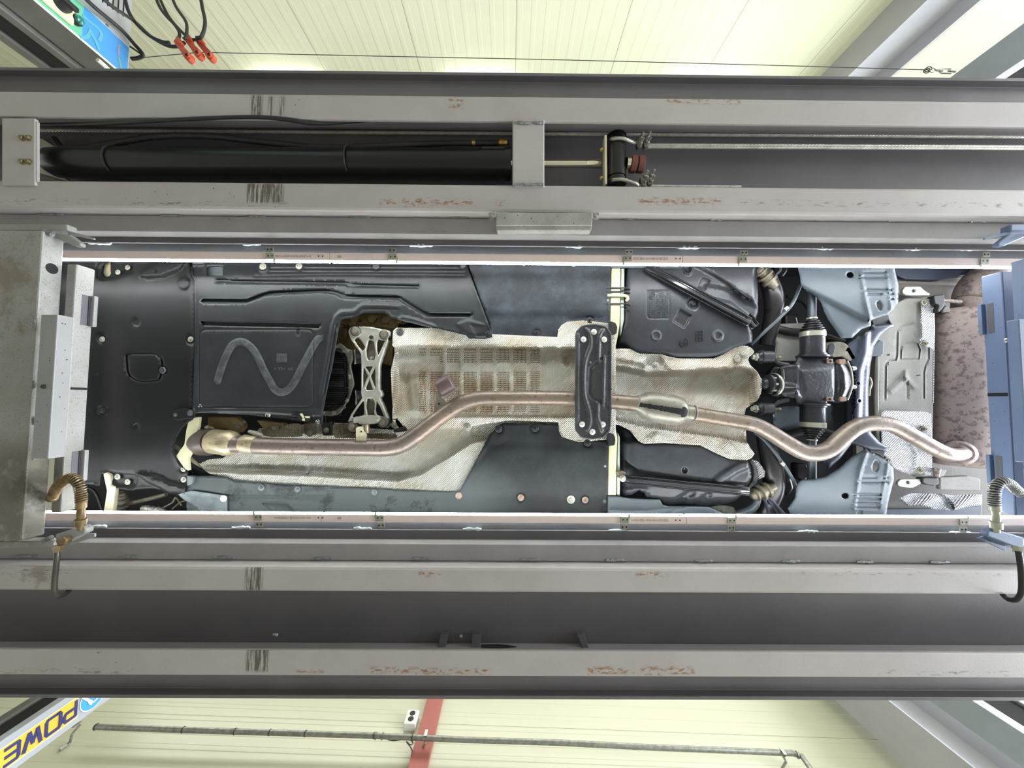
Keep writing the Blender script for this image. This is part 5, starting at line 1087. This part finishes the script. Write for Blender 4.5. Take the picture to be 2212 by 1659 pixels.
# resonator
rsn = MB().lathe(U(1372,872,1.55), U(1494,893,1.55), [(0,.0325),(.03,.034),(.06,.040),(.16,.055),(.26,.062),(.32,.0635),(.68,.0635),(.76,.061),(.82,.054),(.86,.040),(.875,.034),(1,.034)], 44).build('resonator', M_res, e0, 'pale steel resonator with black soot stripe')
mb = MB(); ra, rb2 = U(1372,872,1.55), U(1494,893,1.55); ax_ = (rb2-ra); tn = ax_.normalized(); bn = Vector((0,0,-1)); bn = (bn-tn*bn.dot(tn)).normalized(); sn = tn.cross(bn)
PR = [(0,.0325),(.03,.034),(.06,.040),(.16,.055),(.26,.062),(.32,.0635),(.68,.0635),(.76,.061),(.82,.054)]; gv = []; gf = []; NT, NA = 40, 7
for i in range(NT):
    t = .02+.80*i/(NT-1); r = float(np.interp(t, [p[0] for p in PR], [p[1] for p in PR]))+.0009
    wd_ = (.010+.010*t+random.uniform(-.003,.003)) if t < .70 else (.030*math.sqrt(max(.02, 1-((t-.74)/.09)**2)))
    for j in range(NA):
        a = (j/(NA-1)*2-1)*wd_/r*.75+.06; gv.append(ra+ax_*t+(bn*math.cos(a)+sn*math.sin(a))*r)
for i in range(NT-1):
    for j in range(NA-1): k_ = i*NA+j; gf.append((k_, k_+1, k_+NA+1, k_+NA))
mb.add(gv, gf)
mb.build('soot_stripe', M_slot, rsn, 'black soot stripe')
for x, y, r in ((1376,871.5,.0345),(1498,893.5,.034)):
    a = U(x,y,1.55); e = (U(x+4,y+.7,1.55)-a)
    MB().lathe(a-e*.5, a+e*.5, [(0,r*.97),(.3,r*1.04),(.7,r*1.04),(1,r*.97)], 32).build('weld_ring', M_weld, rsn)
e1 = pipe('exhaust_pipe', [(1488,892,1.55,16),(1540,901,1.55,15.8),(1590,909,1.55,15.8),(1632,918,1.55,16),(1665,935,1.545,16.5),(1700,957,1.54,17),(1735,976,1.535,17.3),(1765,979,1.53,17),(1793,969,1.53,17),(1821,944,1.53,17),(1846,925,1.53,16.8),(1873,916,1.53,16.5),(1905,915,1.53,16.3),(1932,921,1.53,16),(1972,942,1.53,16),(2012,965,1.53,15.6),(2045,980,1.53,15),(2066,982,1.54,14),(2078,980,1.56,13),(2082,979,1.60,12)], M_piper, car, 'rust speckled rear pipe', n=28, sm=8)
e1.data.materials.append(M_pipe)
for p in e1.data.polygons:
    if p.center.x < U(1612,914,1.55).x: p.material_index = 1
# rear silencer
ms = MB(); y0_, y1_ = 672, 1006
prf = [(0,.02),(.004,.085),(.012,.108),(.03,.118),(.05,.12),(.95,.12),(.97,.118),(.988,.108),(.996,.085),(1,.02)]
ms.lathe(U(2092,668,1.70), U(2092,1008,1.70), prf, 44)
mo = ms.build('rear_silencer', M_muf, car, 'rust blistered silencer')
mo.matrix_world = Matrix.Translation(U(2092,840,1.70)) @ Matrix.Diagonal((1.28,1,.82,1)) @ Matrix.Translation(-U(2092,840,1.70))
for (x, y, d, r, g) in ((2073,978,1.60,.052,.001),(2073,978,1.59,.034,.001)):
    MB().lathe(U(x,y,d+.03), U(x,y,d-.004), [(0,r),(.7,r),(1,r*.8)], 30).build('inlet_collar', M_muf, mo)
pipe('tail_pipe', [(2180,560,1.66,30),(2140,590,1.66,30),(2112,615,1.66,30),(2098,640,1.67,29),(2094,680,1.69,28)], M_muf, car, n=24)
for i in range(5): 
    y = 648-i*4; mb = MB().lathe(U(2100+i*4,y,1.665), U(2099+i*4,y+3,1.665), [(0,.058),(.5,.062),(1,.058)], 28)
    mb.build('flex_ring', M_alud, car)
# -- spare wheel well floor
WF = [(1895,700),(1905,680),(1930,660),(1945,650),(1960,643),(2000,641),(2012,646),(2018,700),(2016,850),(2014,1000),(2010,1026),(1990,1032),(1960,1025),(1930,1008),(1910,995),(1900,940),(1896,850)]
fl = Fm = F
emb = [('g', F('1 1 2 2') and catmull(F('440 760 430 900 440 960'), 3), 3, -.003, 3), ('g', F('140 1659 145 1350 170 1310 240 1300 250 1260 255 1030 290 990 400 965'), 2.2, .005, 2),
       ('g', F('285 1290 290 1160 320 1150 400 1135 440 1145 465 1200 455 1290 400 1298 290 1296'), 1.6, .004, 2), ('g', F('505 1659 505 1420 520 1350 550 1290 550 1180'), 1.6, .004, 2),
       ('g', F('195 1590 340 1470'), 7, -.005, 4), ('g', F('340 1470 420 1550'), 7, -.005, 4), ('g', F('335 1410 345 1470'), 5, -.005, 3), ('g', F('350 1480 350 1659'), 2, .003, 2), ('c', 1985, 720, 9, -.003, 4)]
wf = relief('wheel_well_floor', WF, 1.66, M_under, car, emb, 5, .004)
for q in ([(1917,766),(1922,764),(1922,768),(1917,768)],[(1981,810),(1988,809),(1988,811),(1982,812)]): prism('drain_slit', q, 1.658, .002, M_slot, wf, bevel=0)
prism('rear_floor', [(1850,560),(2260,560),(2260,1125),(1850,1125)], 1.80, .02, mat('grey_underseal', (128,124,118), (112,108,104), 6, .7, bump=.001, bs=160), car, bevel=0)
relief('rear_valance', F('240 500 330 545 600 550 660 520 1000 500 1100 520 1100 740 600 740 240 680'), 1.74, mat('taupe_underseal', (140,132,126), (122,116,112), 6, .65), car, [('g', F('270 570 560 590 950 600'), 2, .004, 2), ('g', F('810 480 830 510 930 510 960 480'), 3, -.006, 3)], 7, .003)
prism('rear_bumper_lip', F('230 420 1080 428 1000 470 780 515 650 545 330 535 250 500'), 1.70, .02, mat('blue_black_panel', (60,66,84), (52,58,74), 5, .5), car, bevel=.004)
fw = relief('white_foil_strip', F('470 745 500 728 600 715 605 830 610 1000 605 1210 585 1195 540 1175 490 1165 462 1140 465 1110 490 1090 485 970 475 940 480 790'), 1.640, M_foilw, car, [], 4, .002)
bolts([F('505 757')[0], F('520 1142')[0]], 1.638, 7.5, M_alud, fw, name='foil_washer')
fw2 = relief('white_foil_patch', Mm('180 240 205 222 500 232 535 245 542 400 540 660 520 690 440 668 330 665 280 640 205 560 180 480'), 1.635, M_foilw, car, [('g', Mm('400 470 440 520 430 640'), 4, -.004, 5)], 4, .002)
bolts([Mm('485 353')[0], Mm('455 652')[0], Mm('222 580')[0]], 1.633, 7.5, M_alud, fw2, name='foil_washer')
pipe('foil_edge', [(2017,758,1.64,1.3),(2015,870,1.64,1.3)], M_foilw, car, sm=1)
for P_, nm in ((F('305 640 330 605 470 602 510 640 565 675 560 690 340 688 310 670'), 0), (Mm('295 740 320 715 470 712 480 735 430 765 400 778 330 772 300 760'), 1)):
    q = prism('hanger_bracket', rnd(P_, 3), 1.63, .012, M_alu, car, bevel=.003); c0 = F('410 648')[0] if nm == 0 else Mm('370 738')[0]; bolt(c0[0], c0[1], 1.63, 4, M_boltd, q, 'bracket_bolt', 'hex')
prism('rubber_hanger', rnd(F('600 690 700 680 705 760 690 800 650 850 635 840 650 780 610 770'), 4), 1.62, .03, M_black, car, bevel=.005)
prism('rubber_hanger', rnd(Mm('475 705 590 700 595 750 560 765 500 755 475 740'), 4), 1.62, .03, M_black, car, bevel=.005)
pipe('hanger_rod', [(2030,648,1.64,4),(2075,652,1.64,4)], M_muf, car, sm=1)
MB().lathe(U(*Mm('575 640')[0],1.63), U(*Mm('575 700')[0],1.62), [(0,.014),(.5,.010),(1,.010)], 12).build('hanger_rod', M_muf, car)
prism('hanger_bracket', rnd(F('690 820 720 780 770 830 765 845 690 850'), 2), 1.66, .01, M_under, car, bevel=.002); prism('hanger_bracket', rnd(Mm('580 640 650 645 625 695 600 695'), 2), 1.66, .01, M_under, car, bevel=.002)
relief('crumpled_foil', Mm('305 850 390 815 560 818 700 830 900 822 900 900 780 915 700 935 600 940 540 925 470 900 370 905'), 1.66, M_foilw, car, [('g', Mm('560 815 640 870 680 915'), 5, .01, 6), ('f', lambda X, Y: .006*np.sin(X/13+Y/9))], 4.5, .002)
prism('rear_side_member', Mm('210 930 640 925 900 905 900 985 210 985'), 1.70, .02, mat('blue_grey_member', (92,98,112), (84,90,104), 6, .55), car, bevel=.003)
prism('side_member_rail', Mm('600 700 800 690 890 710 890 800 600 790'), 1.72, .02, M_under, car, bevel=.005)
pipe('wheel_well_rim', [(1895,700,1.65,4),(1893,850,1.65,4),(1896,960,1.65,4)], M_under, car)
pipe('loose_harness', [(1878,815,1.62,2.2),(1882,828,1.62,2.4),(1878,842,1.62,2.2),(1877,855,1.62,2)], M_pale, car)
# -- side guards under the rear axle arms
gu = relief('axle_guard', E('545 120 1525 120 1540 220 1570 350 1568 530 1480 640 1300 700 1295 755 1200 790 1110 875 1000 880 870 690 835 620 800 520 740 460 650 410 600 350 590 260 570 180'), 1.545, M_guard, car,
  [('g', E('1180 268 1460 268'), 3, .006, 2.5), ('g', E('1225 222 1440 222'), 2, .004, 2.5), ('g', E('1220 400 1500 400'), 2.5, .007, 2), ('g', E('1255 443 1400 443'), 2, .005, 2), ('g', E('1475 443 1515 443'), 2, .005, 2), ('g', E('1490 490 1520 490'), 2, .005, 2),
   ('g', E('1200 250 1240 470 1290 700'), 3, -.006, 5), ('g', E('1455 240 1500 600'), 2, -.003, 4), ('f', lambda X, Y: .015*sstep((Y-645-(X-1790)*.5)/10))], 5, .003, lip=.004,
   holes=[circ(*E('1090 248')[0], 8, 18, 6.3, ), rnd(E('1350 520 1375 505 1405 540 1410 590 1390 608 1360 580'), 3)])
gl = relief('axle_guard', L('468 1190 540 1090 555 990 570 940 610 905 720 898 850 870 980 790 1100 680 1250 590 1275 620 1360 655 1440 700 1520 785 1525 900 1500 1000 1470 1120 1440 1300 520 1300'), 1.545, M_guard, car,
  [('g', L('1210 882 1340 882'), 2, .004, 2), ('g', L('1175 923 1450 923'), 3, .006, 2.5), ('g', L('1425 883 1465 883'), 2, .004, 2), ('g', L('1140 1052 1395 1052'), 2.5, .006, 2), ('g', L('1135 1097 1390 1097'), 2.5, .006, 2), ('g', L('1130 1140 1350 1140'), 2, .004, 2), ('g', L('1140 1187 1340 1187'), 2, .004, 2),
   ('g', L('1250 640 1190 820 1130 1180'), 3, -.006, 5), ('g', L('1470 740 1390 1180'), 2, -.003, 4)], 5, .003, lip=.004,
   holes=[circ(*L('1040 1066')[0], 8, 18, 6), circ(*L('1370 1165')[0], 6, 16), rnd(L('1325 725 1350 715 1375 735 1370 800 1345 820 1310 810 1315 760'), 3), rnd(L('1165 1220 1190 1210 1212 1225 1205 1262 1150 1262'), 2)])
bolts([L('1323 650')[0]+(2,), L('1240 742')[0]+(1.6,)], 1.55, 2, M_bolt, gl, 'dome', 'rivet'); bolts([E('1262 170')[0]+(2,)], 1.546, 2, M_bolt, gu, 'dome', 'rivet')
# -- rear subframe
M_sub = mat('subframe_paint', (62,68,84), (54,58,72), 6, .4, metal=.2, rv=.15)
sf = relief('rear_subframe', [(1814,758),(1836,737),(1850,726),(1880,712),(1882,702),(1920,690),(1931,704),(1905,722),(1888,748),(1880,790),(1876,840),(1876,900),(1882,935),(1900,955),(1922,965),(1918,976),(1880,972),(1840,958),(1815,990),(1790,1012),(1770,990),(1800,960),(1838,920),(1844,860),(1843,800),(1830,770)], 1.60, M_sub, car,
   [('g', [(1872,706),(1868,760),(1856,800),(1852,900)], 6, -.008, 8), ('c',1854,828,3.4,.01,1.5), ('c',1856,866,3.2,.01,1.5), ('p', [(1884,695),(1915,680),(1926,700),(1890,704)], .02, 4)], 4.5, .006, lip=.006)
prism('subframe_gusset', E('1300 700 1470 630 1500 740 1320 750'), 1.62, .03, M_black, car, bevel=.004); prism('subframe_gusset', L('1270 580 1450 590 1430 690 1370 650 1290 625'), 1.62, .03, M_black, car, bevel=.004)
prism('harness_box', E('1380 890 1432 905 1428 1040 1400 1060 1300 1060 1310 960'), 1.64, .03, M_guard, car, bevel=.006)
pipe('subframe_tube', [(1846,740,1.66,9),(1838,800,1.67,9),(1836,900,1.67,9),(1838,960,1.66,9)], M_sub, car)
pipe('subframe_tube', [(1650,700,1.68,8),(1700,716,1.68,9),(1760,722,1.68,9),(1820,740,1.66,9)], M_arm, car); pipe('subframe_tube', [(1650,960,1.68,8),(1700,940,1.68,9),(1760,930,1.68,9),(1830,950,1.66,9)], M_arm, car)
relief('axle_carrier', [(1668,700),(1740,698),(1740,780),(1672,780),(1676,740)], 1.69, M_under, car, [], 8, .004); relief('axle_carrier', [(1668,880),(1800,872),(1800,940),(1672,930)], 1.69, M_guard, car, [], 8, .004)
# -- differential
DF = catmull([(1668,800),(1676,790),(1700,787),(1722,784),(1724,769),(1786,766),(1788,778),(1800,782),(1822,780),(1834,790),(1840,806),(1843,828),(1839,848),(1830,864),(1812,870),(1786,866),(1784,874),(1722,874),(1720,862),(1700,858),(1680,858),(1670,850),(1664,825)], 3, True)
def dome(X, Y): return -.035*np.sqrt(np.clip(1-((X-1765)/95)**2-((Y-824)/58)**2, 0, 1))
df = relief('differential', DF, 1.60, M_iron, car, [('f', dome), ('g', [(1722,780),(1722,868)], 4, -.004, 4), ('g', [(1806,782),(1804,866)], 3, .006, 3), ('g', [(1814,784),(1824,806),(1826,840),(1816,866)], 4, -.008, 4), ('g', [(1676,796),(1722,790)], 3, -.006, 3),('g', [(1680,850),(1720,845),(1728,858)], 3, -.006, 3),
    ('p', [(1728,800),(1800,796),(1802,842),(1740,846)], -.006, 10), ('g', [(1672,828),(1716,834)], 4, -.008, 5)], 3.6, .03)
pipe('cover_seam', [(1830,780,1.585,2),(1838,800,1.58,2),(1841,828,1.58,2),(1837,846,1.58,2),(1830,864,1.585,2)], M_alu, df, 'bright cover edge')
for y in (796, 836): MB().lathe(U(1838,y,1.59), U(1848,y,1.59), [(0,.010),(.8,.010),(1,.007)], 12).build('cover_bolt', M_alu, df)
M_lug = mat('rusty_lug', (150,122,104), (120,92,76), 30, .6)
for (x, y) in ((1793,780),(1792,862),(1820,781),(1822,862)): 
    q = prism('rusty_lug', rnd([(x-7,y-5),(x+7,y-5),(x+7,y+5),(x-7,y+5)], 2), 1.57, .02, M_lug, df, 'rusty lug', bevel=.002); 
    if x < 1810: bolt(x+1, y, 1.57, 2.6, M_slot, q, 'lug_hole', 'dome')
prism('lug_arm', [(1686,795),(1694,797),(1696,820),(1690,822)], 1.565, .02, M_iron, df, bevel=.003); bolt(1690, 799, 1.565, 2.6, M_slot, df, 'lug_hole', 'dome')
prism('cooling_fin_bracket', rnd(E('845 920 960 908 1030 915 1090 960 1155 1070 1140 1095 1080 1110 1000 1060 930 1070 860 1050'), 4), 1.60, .02, M_alud, car, bevel=.006)
prism('fin_recess', rnd(E('880 940 930 925 945 960 930 1040 890 1050 865 1010'), 3), 1.597, .006, M_black, car, bevel=.002)
# input flange
fg = MB()
fg.lathe(U(1646,829,1.58), U(1680,831,1.585), [(0,.018),(.12,.026),(.14,.020),(.3,.020),(.32,.040),(.42,.042),(.44,.034),(.62,.034),(.64,.046),(.82,.048),(.84,.040),(1,.040)], 36)
fg.build('input_flange', M_iron, df)
MB().lathe(U(1670,831,1.583), U(1674,831,1.584), [(0,.0475),(.5,.0495),(1,.0475)], 36).build('flange_ring', M_band, df, 'bright ring'); 
for k in range(8):
    a = 2*PI*k/8; c0 = U(1664,830.5,1.583); MB().tube([c0+Vector((-.008, .036*math.cos(a), .036*math.sin(a))), c0+Vector((.008, .036*math.cos(a), .036*math.sin(a)))], .005, 8).build('flange_bolt', M_alu, df)
# diff mounts
for (y, s) in ((771, 1), (883, -1)):
    m_ = MB().lathe(U(1634,y,1.585), U(1668,y,1.585), [(0,.014),(.06,.020),(.2,.026),(.22,.030),(.3,.030),(.32,.026),(.95,.026),(1,.018)], 24).build('differential_mount', M_iron, car)
    MB().lathe(U(1624,y,1.585), U(1636,y,1.585), [(0,.011),(.5,.011),(.52,.017),(1,.017)], 6).build('mount_bolt', M_alu, m_)
    MB().lathe(U(1668,y+1,1.585), U(1686,y+1,1.585), [(0,.006),(.6,.006),(.62,.008),(1,.008)], 8).build('mount_stud', M_alud, m_)
    pipe('mount_arm', [(1668,y+5*s,1.6,5),(1680,y+14*s,1.6,6),(1700,y+20*s,1.6,8)], M_iron, m_)
# half shafts
hu = [(0,.047),(.10,.047),(.11,.044),(.14,.050),(.17,.044),(.52,.044),(.53,.045)]
def shaft(ys, name):
    ya, yb, yc, yd, ye = ys
    j = MB().lathe(U(1755,ya,1.60), U(1755,yb,1.60), [(0,.060),(.08,.060),(.10,.050),(.18,.050),(.20,.045),(1,.045)], 36).build(name, M_iron, car)
    MB().lathe(U(1755,yb,1.60), U(1755,yb+(yc-yb)*.28,1.60), [(0,.0455),(.05,.0475),(.95,.0475),(1,.0455)], 36).build('boot_band', M_band, j, 'bright band')
    prof = [(0,.046)]
    for k in range(5): t = .05+.19*k; r = .046-.0052*k; prof += [(t,r),(t+.06,r+.001),(t+.09,r-.009),(t+.15,r-.010)]
    prof += [(1,.017)]
    MB().lathe(U(1755,yb+(yc-yb)*.25,1.60), U(1754,yd,1.60), prof, 36).build('rubber_boot', M_rubber, j, 'ribbed rubber boot')
    MB().lathe(U(1754,yd,1.60), U(1754,yd+(yd-yb)*.10,1.60), [(0,.0185),(.1,.020),(.9,.020),(1,.0185)], 24).build('boot_band', M_band, j, 'bright band')
    MB().lathe(U(1754,yd,1.60), U(1753,ye,1.62), [(0,.016),(1,.018)], 24).build('axle_shaft', M_hosec, j)
shaft((772, 728, 690, 690, 590), 'half_shaft'); shaft((872, 912, 950, 948, 1060), 'half_shaft')
# -- rear suspension arms, lines
for P_, nm in (([(1640,575,1.62,14),(1662,610,1.62,18),(1672,650,1.62,19),(1668,690,1.64,17),(1655,745,1.66,14)], 0), ([(1650,1110,1.62,16),(1670,1060,1.62,20),(1668,1010,1.62,20),(1655,960,1.64,17),(1645,930,1.66,12)], 1)):
    pipe('trailing_arm', P_, M_arm, car, n=18)
for (x, y, a) in ((1656,600,.6),(1648,1062,-.6)):
    e = Vector((math.cos(a+.2), math.sin(a+.2), 0)); c0 = U(x, y, 1.575)
    MB().lathe(c0-e*.055, c0+e*.055, [(0,.010),(.1,.018),(.16,.018),(.18,.026),(.24,.026),(.26,.019),(.36,.019),(.38,.034),(.46,.034),(.48,.024),(.60,.024),(.62,.032),(.72,.032),(.74,.020),(.86,.020),(.88,.016),(1,.016)], 20).build('arm_bush', M_alud, car, 'pale bush and washers')
for P_ in ([(1646,560,1.60,3),(1660,590,1.59,3),(1652,622,1.60,2.4)], [(1666,556,1.60,2.6),(1686,580,1.59,2.6),(1672,596,1.6,2.4)], [(1632,1055,1.59,3),(1648,1072,1.58,3),(1658,1100,1.59,3),(1662,1112,1.59,3)], [(1655,1068,1.585,3),(1680,1095,1.585,3.2),(1705,1125,1.58,3.2)], [(1648,1066,1.59,3),(1672,1098,1.59,3.2),(1695,1125,1.59,3.2)]):
    pipe('link_blade', P_, M_sub, car)
pipe('brake_hose', [(1622,745,1.60,3),(1650,718,1.585,3.4),(1690,680,1.58,3.6),(1712,655,1.58,3.6),(1728,618,1.60,3.6)], M_hosec, car)
pipe('brake_hose', [(1630,935,1.60,2.4),(1655,955,1.585,3.4),(1690,1000,1.58,3.6),(1712,1035,1.58,3.6),(1722,1062,1.60,3.6)], M_hosec, car)
for (x, y) in ((1698,667),(1690,1001)): MB().lathe(U(x-4,y+3 if y<800 else y-3,1.575), U(x+3,y-3 if y<800 else y+3,1.575), [(0,.008),(1,.008)], 12).build('hose_clip', M_alu, car)
pipe('filler_hose', [(1632,1052,1.60,7),(1636,1075,1.59,7.5),(1628,1095,1.59,8),(1608,1106,1.60,8),(1585,1112,1.62,8)], M_hosec, car)
pipe('coil_spring', [(1700,640,1.7,3),(1730,650,1.7,3),(1745,665,1.7,3)], M_arm, car); pipe('spring_seat', [(1625,1112,1.66,6),(1640,1100,1.66,6),(1655,1112,1.66,6)], M_arm, car)
for (x, y, a) in ((1688,578,.3), (1712,700,.2), (1700,1050,-.4), (1735,1020,.1)):
    prism('knuckle', rnd([(x-16,y-20),(x+10,y-18),(x+16,y+6),(x+4,y+22),(x-14,y+14)], 6), 1.70, .04, M_arm, car, bevel=.01)
# -- fuel tank halves
T1 = D('230 150 850 100 1385 100 1395 260 1400 420 1400 560 1380 620 1330 690 1350 760 1348 830 1180 880 1040 960 900 980 650 975 560 940 400 935 330 930 200 850 130 850 140 780 190 650 200 450')
t1 = relief('fuel_tank', T1, 1.565, M_tank, car, [
   ('f', lambda X, Y: .05*np.exp(-np.clip(X-1335, 0, 99)/16.)), ('f', lambda X, Y: .02*sstep((Y-755)/22)),
   ('p', rnd(D('700 530 800 590 740 700 640 640'), 3), .010, 3), ('c', *D('486 768')[0], 11, -.005, 3), ('c', *D('486 768')[0], 7, .003, 3), ('c', *D('1040 770')[0], 12, -.006, 3), ('c', *D('1040 770')[0], 8, .005, 3),
   ('c', *D('770 175')[0], 11, -.010, 3), ('c', *D('770 175')[0], 7, .02, 3), ('c', *D('820 475')[0], 13, .008, 4), ('c', *D('820 475')[0], 6, -.010, 3),
   ('p', D('900 250 970 270 920 360 860 330'), .010, 5), ('g', D('950 370 1180 420 1360 560'), 18, .014, 8), ('p', D('820 130 1000 220 1130 300 1250 400 1370 460 1370 150'), -.020, 10),
   ('g', rnd(D('405 370 600 362 605 500 600 612 420 612 405 590 404 450'), 3)+D('405 370'), 1.2, .0015, 1.2)], 4.2, .006, lip=.010)
ring = lambda x, y, r, w, m, nm, par, d=1.5625: relief(nm, circ(x, y, r, 22), d, m, par, [], 2.5, .0015, holes=[circ(x, y, r-w, 18)])
bx, by = D('450 408')[0]; M_mk = mat('moulded_relief', (64,67,73), None, rough=.35)
ring(bx, by, 8.2, 1.2, M_mk, 'moulded_badge_ring', t1); ring(bx, by, 5.2, .7, M_mk, 'moulded_badge_ring', t1)
mb = MB(); mb.tube([U(bx-5, by, 1.562), U(bx+5, by, 1.562)], .0011, 5); mb.tube([U(bx, by-5, 1.562), U(bx, by+5, 1.562)], .0011, 5); mb.build('moulded_badge_cross', M_mk, t1)
for i, (s, x, y, sz) in enumerate((('2016', *D('443 505')[0], .022), ('> PE-HD <', *D('498 470')[0], .014), ('TTE 1 TGZG6', *D('523 460')[0], .013), ('EN10-971 6979127', *D('547 470')[0], .013), ('Made in  Germany', *D('572 500')[0], .012), ('Kraftstoffbehaelter', *D('598 480')[0], .013), ('310519', *D('480 570')[0], .013))):
    text('moulded_text', s, M_mk, t1, faceM(x, y, 1.5625, PI/2), sz, .0007)
text('moulded_text', 'CE', M_mk, t1, faceM(*D('508 572')[0], 1.5625, PI/2), .012, .0007); ring(*D('508 572')[0], 6, .8, M_mk, 'moulded_ring', t1)
mb = MB(); x0_, y0_ = D('842 726')[0]
for i in range(3):
    for seg in (((i*7.2,0),(i*7.2,22)),): a, b_ = [U(x0_+p[0], y0_+p[1], 1.5635) for p in seg]; mb.tube([a, b_], .0012, 5)
for j in range(4): mb.tube([U(x0_, y0_+j*7.3, 1.5635), U(x0_+14.4, y0_+j*7.3, 1.5635)], .0012, 5)
mb.build('moulded_date_grid', M_boltb, t1)
mb = MB(); x0_, y0_ = D('735 832')[0]; rr = lambda a: U(x0_+9*math.cos(a), y0_+10*math.sin(a), 1.5635)
mb.tube([rr(a) for a in np.linspace(-1.3, .9, 8)], .0013, 5); mb.tube([rr(a) for a in np.linspace(1.8, 3.9, 8)], .0013, 5); mb.tube([U(x0_-10, y0_, 1.5635), U(x0_+9, y0_, 1.5635)], .0013, 5); mb.tube([U(x0_+1, y0_-9, 1.5635), U(x0_+1, y0_+8, 1.5635)], .0013, 5); mb.build('moulded_cross_mark', M_boltb, t1)
T2 = K('160 320 200 330 250 370 330 470 380 495 560 485 880 505 1050 590 1150 630 1310 640 1330 700 1340 780 1320 850 1280 890 1250 960 1200 1000 1130 1030 1030 1045 900 1050 700 1040 620 1050 560 1055 540 1010 480 990 400 975 380 930 330 915 260 950 200 960 165 960')
t2 = relief('fuel_tank', T2, 1.575, M_tank, car, [('f', lambda X, Y: .05*np.exp(-np.clip(X-1342, 0, 99)/14.)), ('c', *K('743 730')[0], 6, .012, 2), ('p', K('200 640 330 740 700 800 900 840 1300 850 1310 900 700 860 200 820'), .010, 6),
   ('g', K('1050 820 1200 720 1290 680'), 10, -.012, 8), ('g', K('660 1030 800 930'), 8, .012, 8), ('g', K('830 1040 960 950'), 6, .010, 6), ('g', K('200 930 300 920 380 920'), 10, -.015, 8), ('g', K('340 620 340 740'), 2, .002, 2),
   ('f', lambda X, Y: .03*sstep((960-Y)/16)), ('f', lambda X, Y: .04*sstep((Y-1075)/18))], 4.2, .006, lip=.010)
# tank straps
M_strap = mat('glossy_black_strap', (30,31,35), (38,39,43), 6, .16, coat=.5)
def strap(P0, P1, w, d, name='tank_strap', par=None, n=10, wob=None):
    """ribbed strap: U-channel with two beads between two px points"""
    p0, p1 = np.array(P0), np.array(P1); t = (p1-p0)/np.hypot(*(p1-p0)); q = np.array((-t[1], t[0]))
    prof = [(-1,.004),(-.82,-.002),(-.62,.004),(-.36,.004),(-.22,-.006),(.22,-.006),(.36,.004),(.62,.004),(.82,-.002),(1,.004)]
    v = []; f = []; k = len(prof)
    for i in range(n+1):
        c = p0+(p1-p0)*i/n; o = wob(i/n) if wob else 0
        v += [U(c[0]+q[0]*a*w/2+q[0]*o, c[1]+q[1]*a*w/2+q[1]*o, d+b_) for a, b_ in prof]
    for i in range(n):
        for j in range(k-1): f.append((i*k+j, i*k+j+1, (i+1)*k+j+1, (i+1)*k+j))
    o = mesh(name, v, f, M_strap, par or car, 'glossy ribbed strap', ang=50); s = o.modifiers.new('thickness', 'SOLIDIFY'); s.thickness = .002; s.offset = 0; s.use_even_offset = True
    b = o.modifiers.new('bevel', 'BEVEL'); b.width = .0012; b.segments = 2; return o
strap(D('400 150')[0], D('1330 650')[0], 23, 1.545); strap(D('1300 590')[0], D('1375 690')[0], 22, 1.552, n=3)
st = strap(K('200 810')[0], K('1325 920')[0], 20, 1.548, wob=lambda t: 2.2*math.exp(-((t-.47)/.03)**2))
bolts([K('187 803')[0]+(7,)], 1.542, 7, M_bolt, st, 'hex'); prism('strap_bracket', rnd(K('135 745 190 735 215 750 200 790 150 800'), 2), 1.555, .02, M_alud, car, bevel=.003)
for q in ('385 835', '1225 918'): bolt(*K(q)[0], 1.545, 1.8, M_boltd, st, 'strap_hole', 'dome')
bolt(*D('1270 608')[0], 1.541, 2.2, M_boltd, car, 'strap_hole', 'dome')
# -- sill covers
M_sillc = mat('slate_sill', (66,74,80), (76,84,90), 8, .5)
relief('sill_cover', D('60 128 880 128 760 158 560 160 150 160 90 160'), 1.56, M_sillc, car, [], 8, .004)
relief('sill_cover', K('55 965 165 968 250 982 420 990 520 993 545 1040 600 1055 850 1056 960 1060 1130 1135 1160 1160 55 1160'), 1.56, M_sillc, car, [('g', K('70 1085 400 1090 580 1070 750 1068'), 1.5, .002, 1.5), ('g', K('570 1130 680 1070'), 2, .002, 2)], 7, .004, lip=-.002)
relief('splash_flap', K('960 1060 1060 1045 1110 1045 1180 1060 1210 1110 1150 1135 1080 1110'), 1.60, mat('mossy_flap', (84,86,76), (60,62,54), 20, .8, bump=.003, bs=60), car, [], 5, .004)
